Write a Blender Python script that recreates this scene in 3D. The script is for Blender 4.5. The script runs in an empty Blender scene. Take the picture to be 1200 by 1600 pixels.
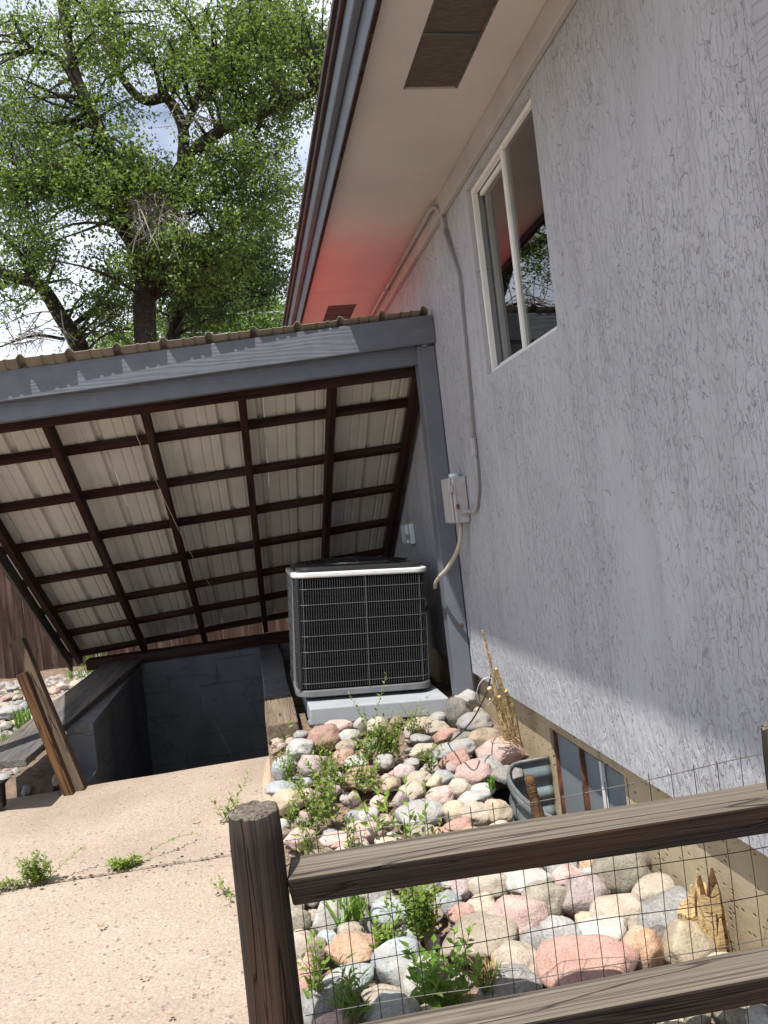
import bpy, bmesh, math, random
import numpy as np
from mathutils import Vector, Matrix, noise as mnoise

sc = bpy.context.scene
col = sc.collection
rnd = random.Random(7)

# ------------------------------------------------------------------ camera
FPX, TH, PT, RO = 1200.0, math.atan(212 / 1200), math.atan(8.8 / 1200), math.atan(0.115)
EYE = Vector((0, 0, 1.25))
Fw = Vector((math.sin(TH) * math.cos(PT), math.cos(TH) * math.cos(PT), math.sin(PT)))
Rt = Fw.cross(Vector((0, 0, 1))).normalized()
Up = Rt.cross(Fw)
CR = math.cos(RO) * Rt - math.sin(RO) * Up
CU = math.sin(RO) * Rt + math.cos(RO) * Up
cam = bpy.data.cameras.new('camera')
cam.sensor_fit = 'VERTICAL'; cam.sensor_height = 32.0; cam.lens = 24.0
cam.clip_start = 0.02; cam.clip_end = 3000
camo = bpy.data.objects.new('camera', cam); col.objects.link(camo)
m = Matrix.Identity(4)
for i in range(3):
    m[i][0] = CR[i]; m[i][1] = CU[i]; m[i][2] = -Fw[i]; m[i][3] = EYE[i]
camo.matrix_world = m
sc.camera = camo
# survey helpers: where a line of sight meets a plane of the place
def ray(px, py): return Fw * FPX + CR * (px - 600) - CU * (py - 800)
def onx(px, py, x): d = ray(px, py); return EYE + d * (x / d.x)
def ony(px, py, y): d = ray(px, py); return EYE + d * (y / d.y)
def onz(px, py, z): d = ray(px, py); return EYE + d * ((z - EYE.z) / d.z)

# ------------------------------------------------------------------ light
SUN = Vector((-0.272, -0.32, 1.0)).normalized()
EL = math.asin(SUN.z); AZ = math.atan2(SUN.x, SUN.y)
world = bpy.data.worlds.new('World'); sc.world = world; world.use_nodes = True
wn = world.node_tree.nodes; wl = world.node_tree.links; wn.clear()
wo = wn.new('ShaderNodeOutputWorld'); bg = wn.new('ShaderNodeBackground')
sky = wn.new('ShaderNodeTexSky'); sky.sky_type = 'NISHITA'; sky.sun_disc = False
sky.sun_elevation = EL; sky.sun_rotation = AZ; sky.altitude = 1500; sky.air_density = 1.0; sky.dust_density = 1.5
tc = wn.new('ShaderNodeTexCoord'); mp = wn.new('ShaderNodeMapping'); mp.inputs['Scale'].default_value = (1, 1, 2.0)
mp.inputs['Location'].default_value = (3.1, 0.4, 0.2)
nz = wn.new('ShaderNodeTexNoise'); nz.inputs['Scale'].default_value = 2.3; nz.inputs['Detail'].default_value = 7
nz.inputs['Roughness'].default_value = 0.55
cr = wn.new('ShaderNodeValToRGB'); cr.color_ramp.elements[0].position = 0.28; cr.color_ramp.elements[1].position = 0.54
mx = wn.new('ShaderNodeMix'); mx.data_type = 'RGBA'; mx.inputs[7].default_value = (8.0, 8.5, 9.6, 1)
wl.new(tc.outputs['Generated'], mp.inputs['Vector']); wl.new(mp.outputs[0], nz.inputs['Vector'])
wl.new(nz.outputs['Fac'], cr.inputs[0]); wl.new(cr.outputs[0], mx.inputs[0])
wl.new(sky.outputs[0], mx.inputs[6]); wl.new(mx.outputs[2], bg.inputs[0]); wl.new(bg.outputs[0], wo.inputs[0])
bg.inputs[1].default_value = 0.10
sun = bpy.data.lights.new('sun', 'SUN'); sun.energy = 5.0; sun.angle = math.radians(0.53); sun.color = (1.0, 0.955, 0.89)
so = bpy.data.objects.new('sun', sun); col.objects.link(so)
so.rotation_euler = SUN.to_track_quat('Z', 'Y').to_euler(); so.location = (-3, -3, 12)
sc.view_settings.view_transform = 'Standard'; sc.view_settings.look = 'None'
sc.view_settings.exposure = 0.62; sc.view_settings.gamma = 1.0; sc.view_settings.use_curve_mapping = False
sc.render.engine = 'CYCLES'
sc.cycles.max_bounces = 8; sc.cycles.diffuse_bounces = 5; sc.cycles.transparent_max_bounces = 12
sc.cycles.use_adaptive_sampling = True
sc.cycles.sample_clamp_indirect = 6.0

# ------------------------------------------------------------------ materials
class NT:
    def __init__(s, name):
        s.m = bpy.data.materials.new(name); s.m.use_nodes = True
        s.t = s.m.node_tree; s.n = s.t.nodes; s.l = s.t.links
        s.b = s.n['Principled BSDF']
        s.geo = s.n.new('ShaderNodeNewGeometry'); s.tc = s.n.new('ShaderNodeTexCoord')
    def map(s, src='W', scale=(1, 1, 1), loc=(0, 0, 0), rand=False):
        v = s.geo.outputs['Position'] if src == 'W' else s.tc.outputs['Object']
        if rand:
            oi = s.n.new('ShaderNodeObjectInfo'); a = s.n.new('ShaderNodeVectorMath'); a.operation = 'MULTIPLY_ADD'
            a.inputs[1].default_value = (1, 1, 1)
            k = s.n.new('ShaderNodeMath'); k.operation = 'MULTIPLY'; k.inputs[1].default_value = 37.0
            s.l.new(oi.outputs['Random'], k.inputs[0]); s.l.new(v, a.inputs[0]); s.l.new(k.outputs[0], a.inputs[2]); v = a.outputs[0]
        mp = s.n.new('ShaderNodeMapping'); mp.inputs['Scale'].default_value = scale; mp.inputs['Location'].default_value = loc
        s.l.new(v, mp.inputs['Vector']); return mp.outputs[0]
    def noise(s, vec, scale, detail=4, rough=0.55, dist=0.0):
        n = s.n.new('ShaderNodeTexNoise'); n.inputs['Scale'].default_value = scale; n.inputs['Detail'].default_value = detail
        n.inputs['Roughness'].default_value = rough; n.inputs['Distortion'].default_value = dist
        s.l.new(vec, n.inputs['Vector']); return n.outputs['Fac']
    def voro(s, vec, scale, feature='F1', out='Distance'):
        n = s.n.new('ShaderNodeTexVoronoi'); n.feature = feature; n.inputs['Scale'].default_value = scale
        s.l.new(vec, n.inputs['Vector']); return n.outputs[out]
    def ramp(s, fac, stops, interp='LINEAR'):
        r = s.n.new('ShaderNodeValToRGB'); e = r.color_ramp.elements; r.color_ramp.interpolation = interp
        while len(e) < len(stops): e.new(0.5)
        for q, (p, c) in zip(e, stops):
            q.position = p; q.color = (c, c, c, 1) if isinstance(c, (int, float)) else (*c, 1)
        s.l.new(fac, r.inputs[0]); return r.outputs[0]
    def math(s, op, a, b=0.0, c=0.0):
        n = s.n.new('ShaderNodeMath'); n.operation = op
        for i, v in enumerate((a, b, c)):
            if isinstance(v, (int, float)): n.inputs[i].default_value = v
            else: s.l.new(v, n.inputs[i])
        return n.outputs[0]
    def mix(s, fac, a, b, mode='MIX'):
        n = s.n.new('ShaderNodeMix'); n.data_type = 'RGBA'; n.blend_type = mode
        for i, v in ((0, fac), (6, a), (7, b)):
            if isinstance(v, (int, float)): n.inputs[i].default_value = v
            elif isinstance(v, tuple): n.inputs[i].default_value = (*v, 1)
            else: s.l.new(v, n.inputs[i])
        return n.outputs[2]
    def bump(s, h, strength=0.5, dist=0.01, prev=None):
        n = s.n.new('ShaderNodeBump'); n.inputs['Strength'].default_value = strength; n.inputs['Distance'].default_value = dist
        s.l.new(h, n.inputs['Height'])
        if prev is not None: s.l.new(prev, n.inputs['Normal'])
        return n.outputs[0]
    def done(s, base, rough=0.7, bump=None, metal=0.0, spec=0.4, **k):
        for nm, v in (('Base Color', base), ('Roughness', rough), ('Metallic', metal), ('Specular IOR Level', spec)):
            if isinstance(v, tuple): s.b.inputs[nm].default_value = (*v, 1)
            elif isinstance(v, (int, float)): s.b.inputs[nm].default_value = v
            else: s.l.new(v, s.b.inputs[nm])
        if bump is not None: s.l.new(bump, s.b.inputs['Normal'])
        for nm, v in k.items(): s.b.inputs[nm.replace('_', ' ')].default_value = v
        return s.m

def m_plain(name, c, rough=0.6, metal=0.0, var=0.12, scale=9.0, bump=0.15, bs=60.0, src='W', spec=0.4):
    t = NT(name); v = t.map(src)
    n = t.noise(v, scale, 5)
    d = tuple(x * (1 - var * 1.6) for x in c); e = tuple(min(1, x * (1 + var)) for x in c)
    base = t.ramp(n, [(0.3, d), (0.7, e)])
    return t.done(base, rough, t.bump(t.noise(v, bs, 4), bump, 0.003), metal, spec)

def m_stucco():
    t = NT('stucco')
    vm = t.map('W')
    patch = t.noise(t.map('W', (1, 2.6, 1.5), (9, 1, 4)), 1.0, 3, 0.5)
    def line(n, w): return t.ramp(t.math('ABSOLUTE', t.math('SUBTRACT', n, 0.5)), [(0.0, 1.0), (w * 0.55, 0.85), (w, 0.0)])
    def dash(sy, sz, loc, w, thr, lo, hi):
        n = t.noise(t.map('W', (1, sy, sz), loc), 1.0, 2.0, 0.55, 0.55)
        b = t.ramp(t.noise(t.map('W', (1, sy * 0.9, sz * 1.9), (loc[2], loc[0], loc[1])), 1.0, 1.5), [(thr, 0.0), (thr + 0.05, 1.0)])
        k = t.ramp(patch, [(lo, 0.0), (hi, 1.0)])
        return t.math('MULTIPLY', t.math('MULTIPLY', line(n, w), b), k), n
    g1, n1 = dash(42, 15, (0, 0, 0), 0.0075, 0.48, 0.40, 0.56)
    g2, n2 = dash(84, 36, (5, 3, 2), 0.010, 0.51, 0.45, 0.62)
    g3, n3 = dash(22, 9, (2, 8, 5), 0.005, 0.50, 0.28, 0.38)
    gr = t.math('MAXIMUM', g1, t.math('MAXIMUM', g2, g3))
    lump = t.ramp(n1, [(0.40, 0.0), (0.485, 0.2), (0.515, 0.85), (0.62, 1.0)])
    h = t.math('SUBTRACT', t.math('ADD', t.math('MULTIPLY', t.noise(vm, 130, 3), 0.16), t.math('MULTIPLY', lump, t.ramp(patch, [(0.33, 0.25), (0.52, 1.0)]))), t.math('MULTIPLY', gr, 1.0))
    big = t.noise(vm, 1.7, 6)
    base = t.ramp(big, [(0.3, (0.360, 0.368, 0.395)), (0.7, (0.420, 0.428, 0.455))])
    run = t.ramp(t.noise(t.map('W', (1, 9, 0.5), (3, 3, 1)), 1.0, 4), [(0.50, 0.0), (0.75, 0.45)])
    base = t.mix(run, base, (0.28, 0.275, 0.285))
    base = t.mix(t.math('MULTIPLY', gr, 0.32), base, (0.075, 0.072, 0.085))  # dark groove lines: dirt plus contact shade of the relief painted into the colour
    return t.done(base, 0.75, t.bump(h, 0.7, 0.008), spec=0.25)

def m_concrete(name, c1, c2, chip=1.0):
    t = NT(name); v = t.map('W')
    big = t.noise(v, 2.1, 6, 0.6); fine = t.noise(v, 120, 3)
    base = t.ramp(big, [(0.3, c1), (0.7, c2)])
    base = t.mix(t.math('MULTIPLY', t.ramp(fine, [(0.35, 1.0), (0.6, 0.0)]), 0.5), base, tuple(x * 0.55 for x in c1))
    agg = t.voro(t.map('W', (1, 1, 1), (1, 9, 0)), 130, 'F1', 'Color'); sa = t.n.new('ShaderNodeSeparateColor'); t.l.new(agg, sa.inputs[0])
    ac_ = t.ramp(sa.outputs[1], [(0.0, tuple(x * 0.62 for x in c1)), (0.5, c2), (1.0, tuple(min(.75, x * 1.3) for x in c2))])
    base = t.mix(t.math('MULTIPLY', t.ramp(sa.outputs[0], [(0.45, 0.0), (0.5, 1.0)]), 0.32 * chip), base, ac_)
    vc = t.voro(v, 75, 'F1', 'Color'); vd = t.voro(v, 75, 'F1', 'Distance')
    sep = t.n.new('ShaderNodeSeparateColor'); t.l.new(vc, sep.inputs[0])
    spot = t.math('MULTIPLY', t.ramp(sep.outputs[0], [(0.80, 0.0), (0.82, 1.0)]), t.ramp(vd, [(0.30, 1.0), (0.42, 0.0)]))
    cc = t.ramp(sep.outputs[1], [(0.0, (0.10, 0.075, 0.07)), (0.35, (0.22, 0.13, 0.10)), (0.6, (0.2, 0.19, 0.19)), (1.0, (0.5, 0.46, 0.42))])
    base = t.mix(t.math('MULTIPLY', spot, 0.8 * chip), base, cc)
    vd2 = t.voro(t.map('W', (1, 1, 1), (3, 1, 0)), 38, 'F1', 'Distance'); vc2 = t.voro(t.map('W', (1, 1, 1), (3, 1, 0)), 38, 'F1', 'Color')
    sep2 = t.n.new('ShaderNodeSeparateColor'); t.l.new(vc2, sep2.inputs[0])
    pit = t.math('MULTIPLY', t.ramp(sep2.outputs[0], [(0.86, 0.0), (0.88, 1.0)]), t.ramp(vd2, [(0.16, 1.0), (0.28, 0.0)]))
    base = t.mix(t.math('MULTIPLY', pit, 0.6 * chip), base, (0.16, 0.12, 0.10))
    stain = t.ramp(t.noise(t.map('W', (1, 1, 1), (7, 7, 0)), 1.1, 5), [(0.48, 0.0), (0.68, 0.55)])
    base = t.mix(stain, base, tuple(x * 0.72 for x in c1))
    h = t.math('SUBTRACT', t.math('ADD', t.math('MULTIPLY', fine, 0.5), t.math('MULTIPLY', t.noise(v, 45, 3), 0.6)), t.math('ADD', t.math('MULTIPLY', pit, 0.8), t.math('MULTIPLY', spot, -0.2)))
    return t.done(base, 0.88, t.bump(h, 0.85, 0.005), spec=0.2)

def m_wood(name, dark, light, streak=None, rough=0.82, sx=1.2, sc_=26.0, bump=0.8):
    # grain runs along the piece's own X axis
    t = NT(name); v = t.map('O', (sx, sc_, sc_), rand=True)
    g = t.noise(v, 1.0, 6, 0.62, 0.6); g2 = t.noise(t.map('O', (sx * 2.5, sc_ * 4, sc_ * 4), rand=True), 1.0, 3, 0.5)
    base = t.ramp(t.math('ADD', t.math('MULTIPLY', g, 0.65), t.math('MULTIPLY', g2, 0.35)), [(0.36, dark), (0.62, light)])
    if streak:
        k = t.ramp(t.noise(t.map('O', (0.8, 9, 9), (4, 2, 1), rand=True), 1.0, 3), [(0.50, 0.0), (0.68, 0.8)])
        base = t.mix(k, base, streak)
    crack = t.ramp(t.math('ABSOLUTE', t.math('SUBTRACT', t.noise(t.map('O', (0.9, 22, 22), (1, 5, 3), rand=True), 1.0, 2, 0.5, 0.3), 0.5)), [(0.0, 1.0), (0.012, 0.0)])
    base = t.mix(t.math('MULTIPLY', crack, 0.75), base, tuple(x * 0.25 for x in dark))
    h = t.math('SUBTRACT', t.math('ADD', g, t.math('MULTIPLY', g2, 0.5)), t.math('MULTIPLY', crack, 0.9))
    return t.done(base, rough, t.bump(h, bump, 0.004), spec=0.2)

def m_rock(name, c1, c2, speck=None, band=0.0):
    t = NT(name); v = t.map('W'); vr = t.map('O', (1, 1, 1), rand=True)
    n = t.noise(vr, 1.4, 5, 0.6, 0.4)
    base = t.ramp(n, [(0.30, c1), (0.70, c2)])
    if band > 0:
        w = t.n.new('ShaderNodeTexWave'); w.inputs['Scale'].default_value = 1.3; w.inputs['Distortion'].default_value = 7; w.inputs['Detail'].default_value = 3
        t.l.new(vr, w.inputs['Vector'])
        base = t.mix(t.math('MULTIPLY', w.outputs['Fac'], band), base, tuple(x * 0.62 for x in c1))
    s = speck or tuple(x * 0.45 for x in c1)
    f = t.noise(v, 190, 2); base = t.mix(t.math('MULTIPLY', t.ramp(f, [(0.34, 1.0), (0.46, 0.0)]), 0.55), base, s)
    f2 = t.noise(t.map('W', (1, 1, 1), (3, 3, 3)), 140, 2); base = t.mix(t.math('MULTIPLY', t.ramp(f2, [(0.56, 0.0), (0.68, 1.0)]), 0.4), base, tuple(min(0.8, x * 1.35) for x in c2))
    dust = t.ramp(t.noise(v, 14, 4), [(0.48, 0.0), (0.75, 0.6)]); base = t.mix(dust, base, (0.36, 0.30, 0.24))
    oi = t.n.new('ShaderNodeObjectInfo'); hs = t.n.new('ShaderNodeHueSaturation')
    t.l.new(t.math('ADD', t.math('MULTIPLY', oi.outputs['Random'], 0.4), 0.78), hs.inputs['Value']); t.l.new(base, hs.inputs['Color'])
    h = t.math('ADD', t.math('MULTIPLY', t.noise(v, 110, 4), 0.5), t.math('MULTIPLY', t.noise(v, 30, 5, 0.65), 0.8))
    return t.done(hs.outputs[0], 0.85, t.bump(h, 0.8, 0.008), spec=0.2)

def m_leaf(name, c1, c2, trans=0.35):
    t = NT(name)
    oi = t.noise(t.map('W'), 7.0, 3); f = t.noise(t.map('W', (1, 1, 1), (2, 2, 2)), 60, 2)
    base = t.ramp(t.math('ADD', t.math('MULTIPLY', oi, 0.5), t.math('MULTIPLY', f, 0.5)), [(0.35, c1), (0.65, c2)])
    t.done(base, 0.45, None, spec=0.45)
    tr = t.n.new('ShaderNodeBsdfTranslucent'); ms = t.n.new('ShaderNodeMixShader'); ms.inputs[0].default_value = trans
    hs = t.n.new('ShaderNodeHueSaturation'); hs.inputs['Value'].default_value = 1.5; hs.inputs['Hue'].default_value = 0.485
    t.l.new(base, hs.inputs['Color']); t.l.new(hs.outputs[0], tr.inputs[0])
    o = t.n['Material Output']; t.l.new(t.b.outputs[0], ms.inputs[1]); t.l.new(tr.outputs[0], ms.inputs[2]); t.l.new(ms.outputs[0], o.inputs[0])
    return t.m

def m_glass(name, tint, refl=1.52):
    t = NT(name)
    fr = t.n.new('ShaderNodeFresnel'); fr.inputs[0].default_value = refl
    tr = t.n.new('ShaderNodeBsdfTransparent'); tr.inputs[0].default_value = (*tint, 1)
    gl = t.n.new('ShaderNodeBsdfGlossy'); gl.inputs['Roughness'].default_value = 0.004; gl.inputs[0].default_value = (0.95, 0.96, 0.97, 1)
    ms = t.n.new('ShaderNodeMixShader'); o = t.n['Material Output']
    t.l.new(t.math('MINIMUM', t.math('MULTIPLY', fr.outputs[0], 1.9), 1.0), ms.inputs[0]); t.l.new(tr.outputs[0], ms.inputs[1]); t.l.new(gl.outputs[0], ms.inputs[2]); t.l.new(ms.outputs[0], o.inputs[0])
    return t.m

def m_foundation():
    t = NT('foundation_concrete'); v = t.map('W')
    base = t.ramp(t.noise(v, 3.0, 6), [(0.3, (0.34, 0.27, 0.17)), (0.7, (0.48, 0.40, 0.28))])
    vd = t.voro(t.map('W', (1, 0.7, 1.2)), 55); vc = t.voro(t.map('W', (1, 0.7, 1.2)), 55, 'F1', 'Color')
    sp = t.n.new('ShaderNodeSeparateColor'); t.l.new(vc, sp.inputs[0])
    pit = t.math('MULTIPLY', t.ramp(sp.outputs[0], [(0.50, 0.0), (0.53, 1.0)]), t.ramp(vd, [(0.20, 1.0), (0.34, 0.0)]))
    drip = t.ramp(t.noise(t.map('W', (1, 16, 1.2), (2, 5, 1)), 1.0, 4), [(0.52, 0.0), (0.72, 0.45)]); base = t.mix(drip, base, (0.24, 0.19, 0.125))
    base = t.mix(t.math('MULTIPLY', pit, 0.9), base, (0.13, 0.10, 0.07))
    h = t.math('SUBTRACT', t.math('MULTIPLY', t.noise(v, 40, 4), 0.4), pit)
    return t.done(base, 0.9, t.bump(h, 0.6, 0.006), spec=0.15)

def m_darkwall():
    t = NT('dark_painted_masonry'); v = t.map('W')
    base = t.ramp(t.noise(v, 2.2, 6, 0.6), [(0.3, (0.125, 0.127, 0.135)), (0.7, (0.18, 0.182, 0.19))])
    ck = t.ramp(t.math('ABSOLUTE', t.math('SUBTRACT', t.noise(t.map('W', (1, 1, 1.3), (1.7, 2.2, 5.1)), 1.1, 4, 0.55), 0.5)), [(0.0, 1.0), (0.008, 0.0)])
    bk = t.n.new('ShaderNodeTexBrick'); bk.inputs['Scale'].default_value = 1.0; bk.inputs['Brick Width'].default_value = 0.41; bk.inputs['Row Height'].default_value = 0.205; bk.inputs['Mortar Size'].default_value = 0.006; bk.inputs['Mortar Smooth'].default_value = 0.6
    sw_ = t.n.new('ShaderNodeSeparateXYZ'); cb = t.n.new('ShaderNodeCombineXYZ'); t.l.new(v, sw_.inputs[0]); t.l.new(t.math('ADD', sw_.outputs[0], sw_.outputs[1]), cb.inputs[0]); t.l.new(sw_.outputs[2], cb.inputs[1]); t.l.new(cb.outputs[0], bk.inputs['Vector'])
    jt = t.math('MULTIPLY', bk.outputs['Fac'], t.ramp(t.noise(v, 3.0, 3), [(0.42, 0.0), (0.6, 1.0)]))
    ck = t.math('MAXIMUM', t.math('MULTIPLY', ck, 0.6), jt)
    damp = t.ramp(t.noise(t.map('W', (2, 2, 0.6), (8, 1, 1)), 1.0, 4), [(0.5, 0.0), (0.7, 0.5)])
    base = t.mix(damp, base, (0.055, 0.058, 0.066))
    base = t.mix(t.math('MULTIPLY', ck, 0.5), base, (0.03, 0.03, 0.034))
    return t.done(base, 0.8, t.bump(t.math('SUBTRACT', t.math('MULTIPLY', t.noise(v, 25, 5), 0.6), ck), 0.5, 0.008), spec=0.2)

def m_woodpaint(name, c, gr_=0.13):
    t = NT(name); v = t.map('W', (1.6, 2.0, 9.0))
    w = t.n.new('ShaderNodeTexWave'); w.wave_type = 'BANDS'; w.bands_direction = 'Z'; w.inputs['Scale'].default_value = 1.6
    w.inputs['Distortion'].default_value = 14.0; w.inputs['Detail'].default_value = 3.0; w.inputs['Detail Scale'].default_value = 0.6
    t.l.new(v, w.inputs['Vector'])
    f = t.noise(t.map('W'), 12, 5)
    base = t.ramp(f, [(0.3, tuple(x * 0.88 for x in c)), (0.7, tuple(x * 1.1 for x in c))])
    base = t.mix(t.ramp(w.outputs['Fac'], [(0.0, gr_), (0.2, 0.0)]), base, tuple(x * 0.55 for x in c))
    return t.done(base, 0.55, t.bump(t.math('ADD', w.outputs['Fac'], t.math('MULTIPLY', f, 0.6)), 0.18, 0.004), spec=0.3)

def m_wirescreen():
    t = NT('insect_screen'); v = t.map('W')
    w1 = t.noise(t.map('W', (1, 9, 1)), 30, 3)
    base = t.ramp(w1, [(0.3, (0.055, 0.042, 0.034)), (0.7, (0.12, 0.095, 0.078))])
    return t.done(base, 0.7, t.bump(t.voro(v, 330), 0.4, 0.002), spec=0.3)

M = {}
M['stucco'] = m_stucco()
M['soffit'] = m_plain('soffit_paint', (0.53, 0.478, 0.442), 0.7, var=0.05, scale=3.0, bump=0.12, bs=45)
M['frieze'] = m_plain('frieze_paint', (0.40, 0.375, 0.355), 0.65, var=0.07, scale=6, bump=0.2, bs=30)
M['grey_paint'] = m_woodpaint('grey_blue_paint', (0.118, 0.13, 0.153))
M['grey_trim'] = m_plain('grey_trim_paint', (0.13, 0.142, 0.167), 0.5, var=0.1, scale=5, bump=0.25, bs=25)
M['fascia'] = m_plain('dark_blue_grey_fascia', (0.115, 0.13, 0.158), 0.5, var=0.12, scale=5, bump=0.25, bs=25)
M['panel_paint'] = m_woodpaint('siding_paint', (0.36, 0.355, 0.38), 0.6)
M['maroon'] = m_plain('maroon_roof_edge', (0.045, 0.02, 0.018), 0.6, var=0.3)
M['shingle'] = m_plain('asphalt_shingle', (0.05, 0.03, 0.027), 0.9, var=0.4, scale=14)
M['screen'] = m_wirescreen()
M['vinyl'] = m_plain('white_vinyl', (0.70, 0.695, 0.66), 0.35, var=0.04, bump=0.03)
M['glass'] = m_glass('window_glass', (0.72, 0.78, 0.76))
t = NT('dusty_glass'); t.done((0.30, 0.335, 0.36), 0.5, None, spec=0.2)
tr = t.n.new('ShaderNodeBsdfTransparent'); ms = t.n.new('ShaderNodeMixShader'); ms.inputs[0].default_value = 0.55
t.l.new(tr.outputs[0], ms.inputs[1]); t.l.new(t.b.outputs[0], ms.inputs[2]); t.l.new(ms.outputs[0], t.n['Material Output'].inputs[0]); M['dusty_glass'] = t.m
M['interior'] = m_plain('dim_interior', (0.10, 0.10, 0.10), 0.9)
M['curtain'] = m_plain('grey_curtain', (0.30, 0.335, 0.36), 0.9, var=0.1)
M['curtain_white'] = m_plain('pale_curtain', (0.55, 0.56, 0.56), 0.9, var=0.06)
M['rust'] = m_plain('rusty_steel', (0.15, 0.06, 0.035), 0.8, var=0.4, scale=30)
M['foundation'] = m_foundation()
M['concrete'] = m_concrete('pink_aggregate_concrete', (0.318, 0.250, 0.196), (0.400, 0.326, 0.264))
M['curb'] = m_concrete('tan_curb_concrete', (0.38, 0.29, 0.20), (0.47, 0.37, 0.27), 0.4)
M['step'] = m_concrete('grey_step_concrete', (0.20, 0.19, 0.18), (0.27, 0.26, 0.25), 0.3)
M['darkwall'] = m_darkwall()
M['wood_red'] = m_wood('redbrown_stained_wood', (0.012, 0.0055, 0.0045), (0.042, 0.0155, 0.012), (0.055, 0.040, 0.032))
M['wood_fence'] = m_wood('stained_shade_timber', (0.010, 0.008, 0.007), (0.038, 0.030, 0.025), (0.060, 0.030, 0.017), sx=0.6, sc_=60, bump=1.0)  # dark stain deepened with painted shade, for rail and post sides
M['wood_top'] = m_wood('bleached_lit_timber', (0.050, 0.042, 0.033), (0.185, 0.158, 0.125), None, sx=0.5, sc_=95, bump=1.0)  # weathered grey lightened with painted sunlight, for upward faces
M['wood_stake'] = m_wood('orange_brown_wood', (0.036, 0.019, 0.010), (0.11, 0.058, 0.027), (0.19, 0.095, 0.035), bump=0.9)
M['wood_brown'] = m_wood('brown_weathered_wood', (0.045, 0.032, 0.022), (0.125, 0.09, 0.062), None, bump=0.9)
M['wood_grey'] = m_wood('grey_weathered_wood', (0.09, 0.066, 0.046), (0.21, 0.165, 0.12), None, bump=0.9)
M['wood_cap'] = m_wood('dark_grey_cap_wood', (0.06, 0.058, 0.057), (0.125, 0.12, 0.115), (0.19, 0.15, 0.11), bump=0.8)
M['plank'] = m_wood('brown_fence_plank', (0.016, 0.009, 0.007), (0.060, 0.032, 0.024), (0.11, 0.08, 0.068), sx=1.0, sc_=22)
M['stalk'] = m_wood('dry_stalk', (0.30, 0.20, 0.09), (0.56, 0.42, 0.23), None, sx=2, sc_=40)
M['sheet_edge'] = m_plain('tan_sheet_edge', (0.195, 0.170, 0.128), 0.6, var=0.15, scale=12, bump=0.1)  # darker tan for the front strip of each sheet
M['cream'] = m_plain('cream_metal', (0.57, 0.56, 0.52), 0.45, var=0.07, scale=4, bump=0.06)
M['redroof'] = m_plain('red_roof_enamel', (0.70, 0.15, 0.13), 0.4, var=0.08, scale=4, bump=0.05)
M['ac_black'] = m_plain('black_coil', (0.004, 0.0043, 0.005), 0.85, var=0.3, bump=0.1, spec=0.05)
M['ac_wire'] = m_plain('grey_guard_wire', (0.11, 0.113, 0.117), 0.45, var=0.05, bump=0.0)
M['ac_light'] = m_plain('light_grey_enamel', (0.60, 0.61, 0.61), 0.38, var=0.06, scale=12, bump=0.08)
M['ac_grey'] = m_plain('mid_grey_enamel', (0.14, 0.143, 0.147), 0.45, var=0.12, scale=14, bump=0.1)
M['ac_dark'] = m_plain('dark_grey_enamel', (0.018, 0.0185, 0.021), 0.35, var=0.1, bump=0.05)
M['pad'] = m_plain('grey_equipment_pad', (0.30, 0.315, 0.34), 0.7, var=0.07, scale=8, bump=0.25, bs=80)
M['conduit'] = m_plain('taupe_conduit_paint', (0.325, 0.318, 0.328), 0.5, var=0.08, bump=0.1)
M['conduit_tan'] = m_plain('tan_flexible_conduit', (0.40, 0.35, 0.28), 0.5, var=0.08, bump=0.1)
M['boxpaint'] = m_plain('grey_box_paint', (0.42, 0.40, 0.40), 0.5, var=0.08, scale=20, bump=0.15)
M['black_rubber'] = m_plain('black_rubber', (0.012, 0.012, 0.013), 0.5, var=0.1)
M['white_plastic'] = m_plain('white_plastic', (0.66, 0.72, 0.73), 0.4, var=0.03, bump=0.02)
M['steel_wire'] = m_plain('dark_fence_wire', (0.045, 0.042, 0.04), 0.5, metal=0.6, var=0.3, bump=0.0)
M['pale_wire'] = m_plain('galvanised_wire', (0.35, 0.36, 0.37), 0.4, metal=0.7, var=0.2, bump=0.0)
M['well'] = m_plain('dull_galvanised_steel', (0.15, 0.18, 0.19), 0.55, metal=0.3, var=0.35, scale=7, bump=0.2)
M['soil'] = m_plain('dry_soil', (0.17, 0.12, 0.085), 0.95, var=0.35, scale=22, bump=0.8, bs=70)
M['ground'] = m_plain('dry_earth', (0.27, 0.22, 0.165), 0.95, var=0.3, scale=6, bump=0.8, bs=50)
M['bark'] = m_wood('tree_bark', (0.018, 0.015, 0.012), (0.065, 0.052, 0.042), None, sx=3, sc_=14, bump=1.0)
M['deadwood'] = m_plain('dead_grey_twig', (0.33, 0.30, 0.265), 0.9, var=0.25)
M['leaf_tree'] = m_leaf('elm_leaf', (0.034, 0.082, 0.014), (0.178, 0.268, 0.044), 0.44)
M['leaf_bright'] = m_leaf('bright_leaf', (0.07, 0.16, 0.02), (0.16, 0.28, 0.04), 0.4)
M['leaf_dark'] = m_leaf('dark_leaf', (0.022, 0.055, 0.012), (0.085, 0.15, 0.03), 0.3)  # darker leaf for the rear tree, foliage shade put into the colour
M['leaf_weed'] = m_leaf('weed_leaf', (0.10, 0.18, 0.02), (0.235, 0.33, 0.06), 0.4)
M['stem'] = m_plain('weed_stem', (0.16, 0.18, 0.06), 0.7)
M['dry'] = m_plain('dry_leaf', (0.30, 0.20, 0.10), 0.9, var=0.3)
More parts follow.
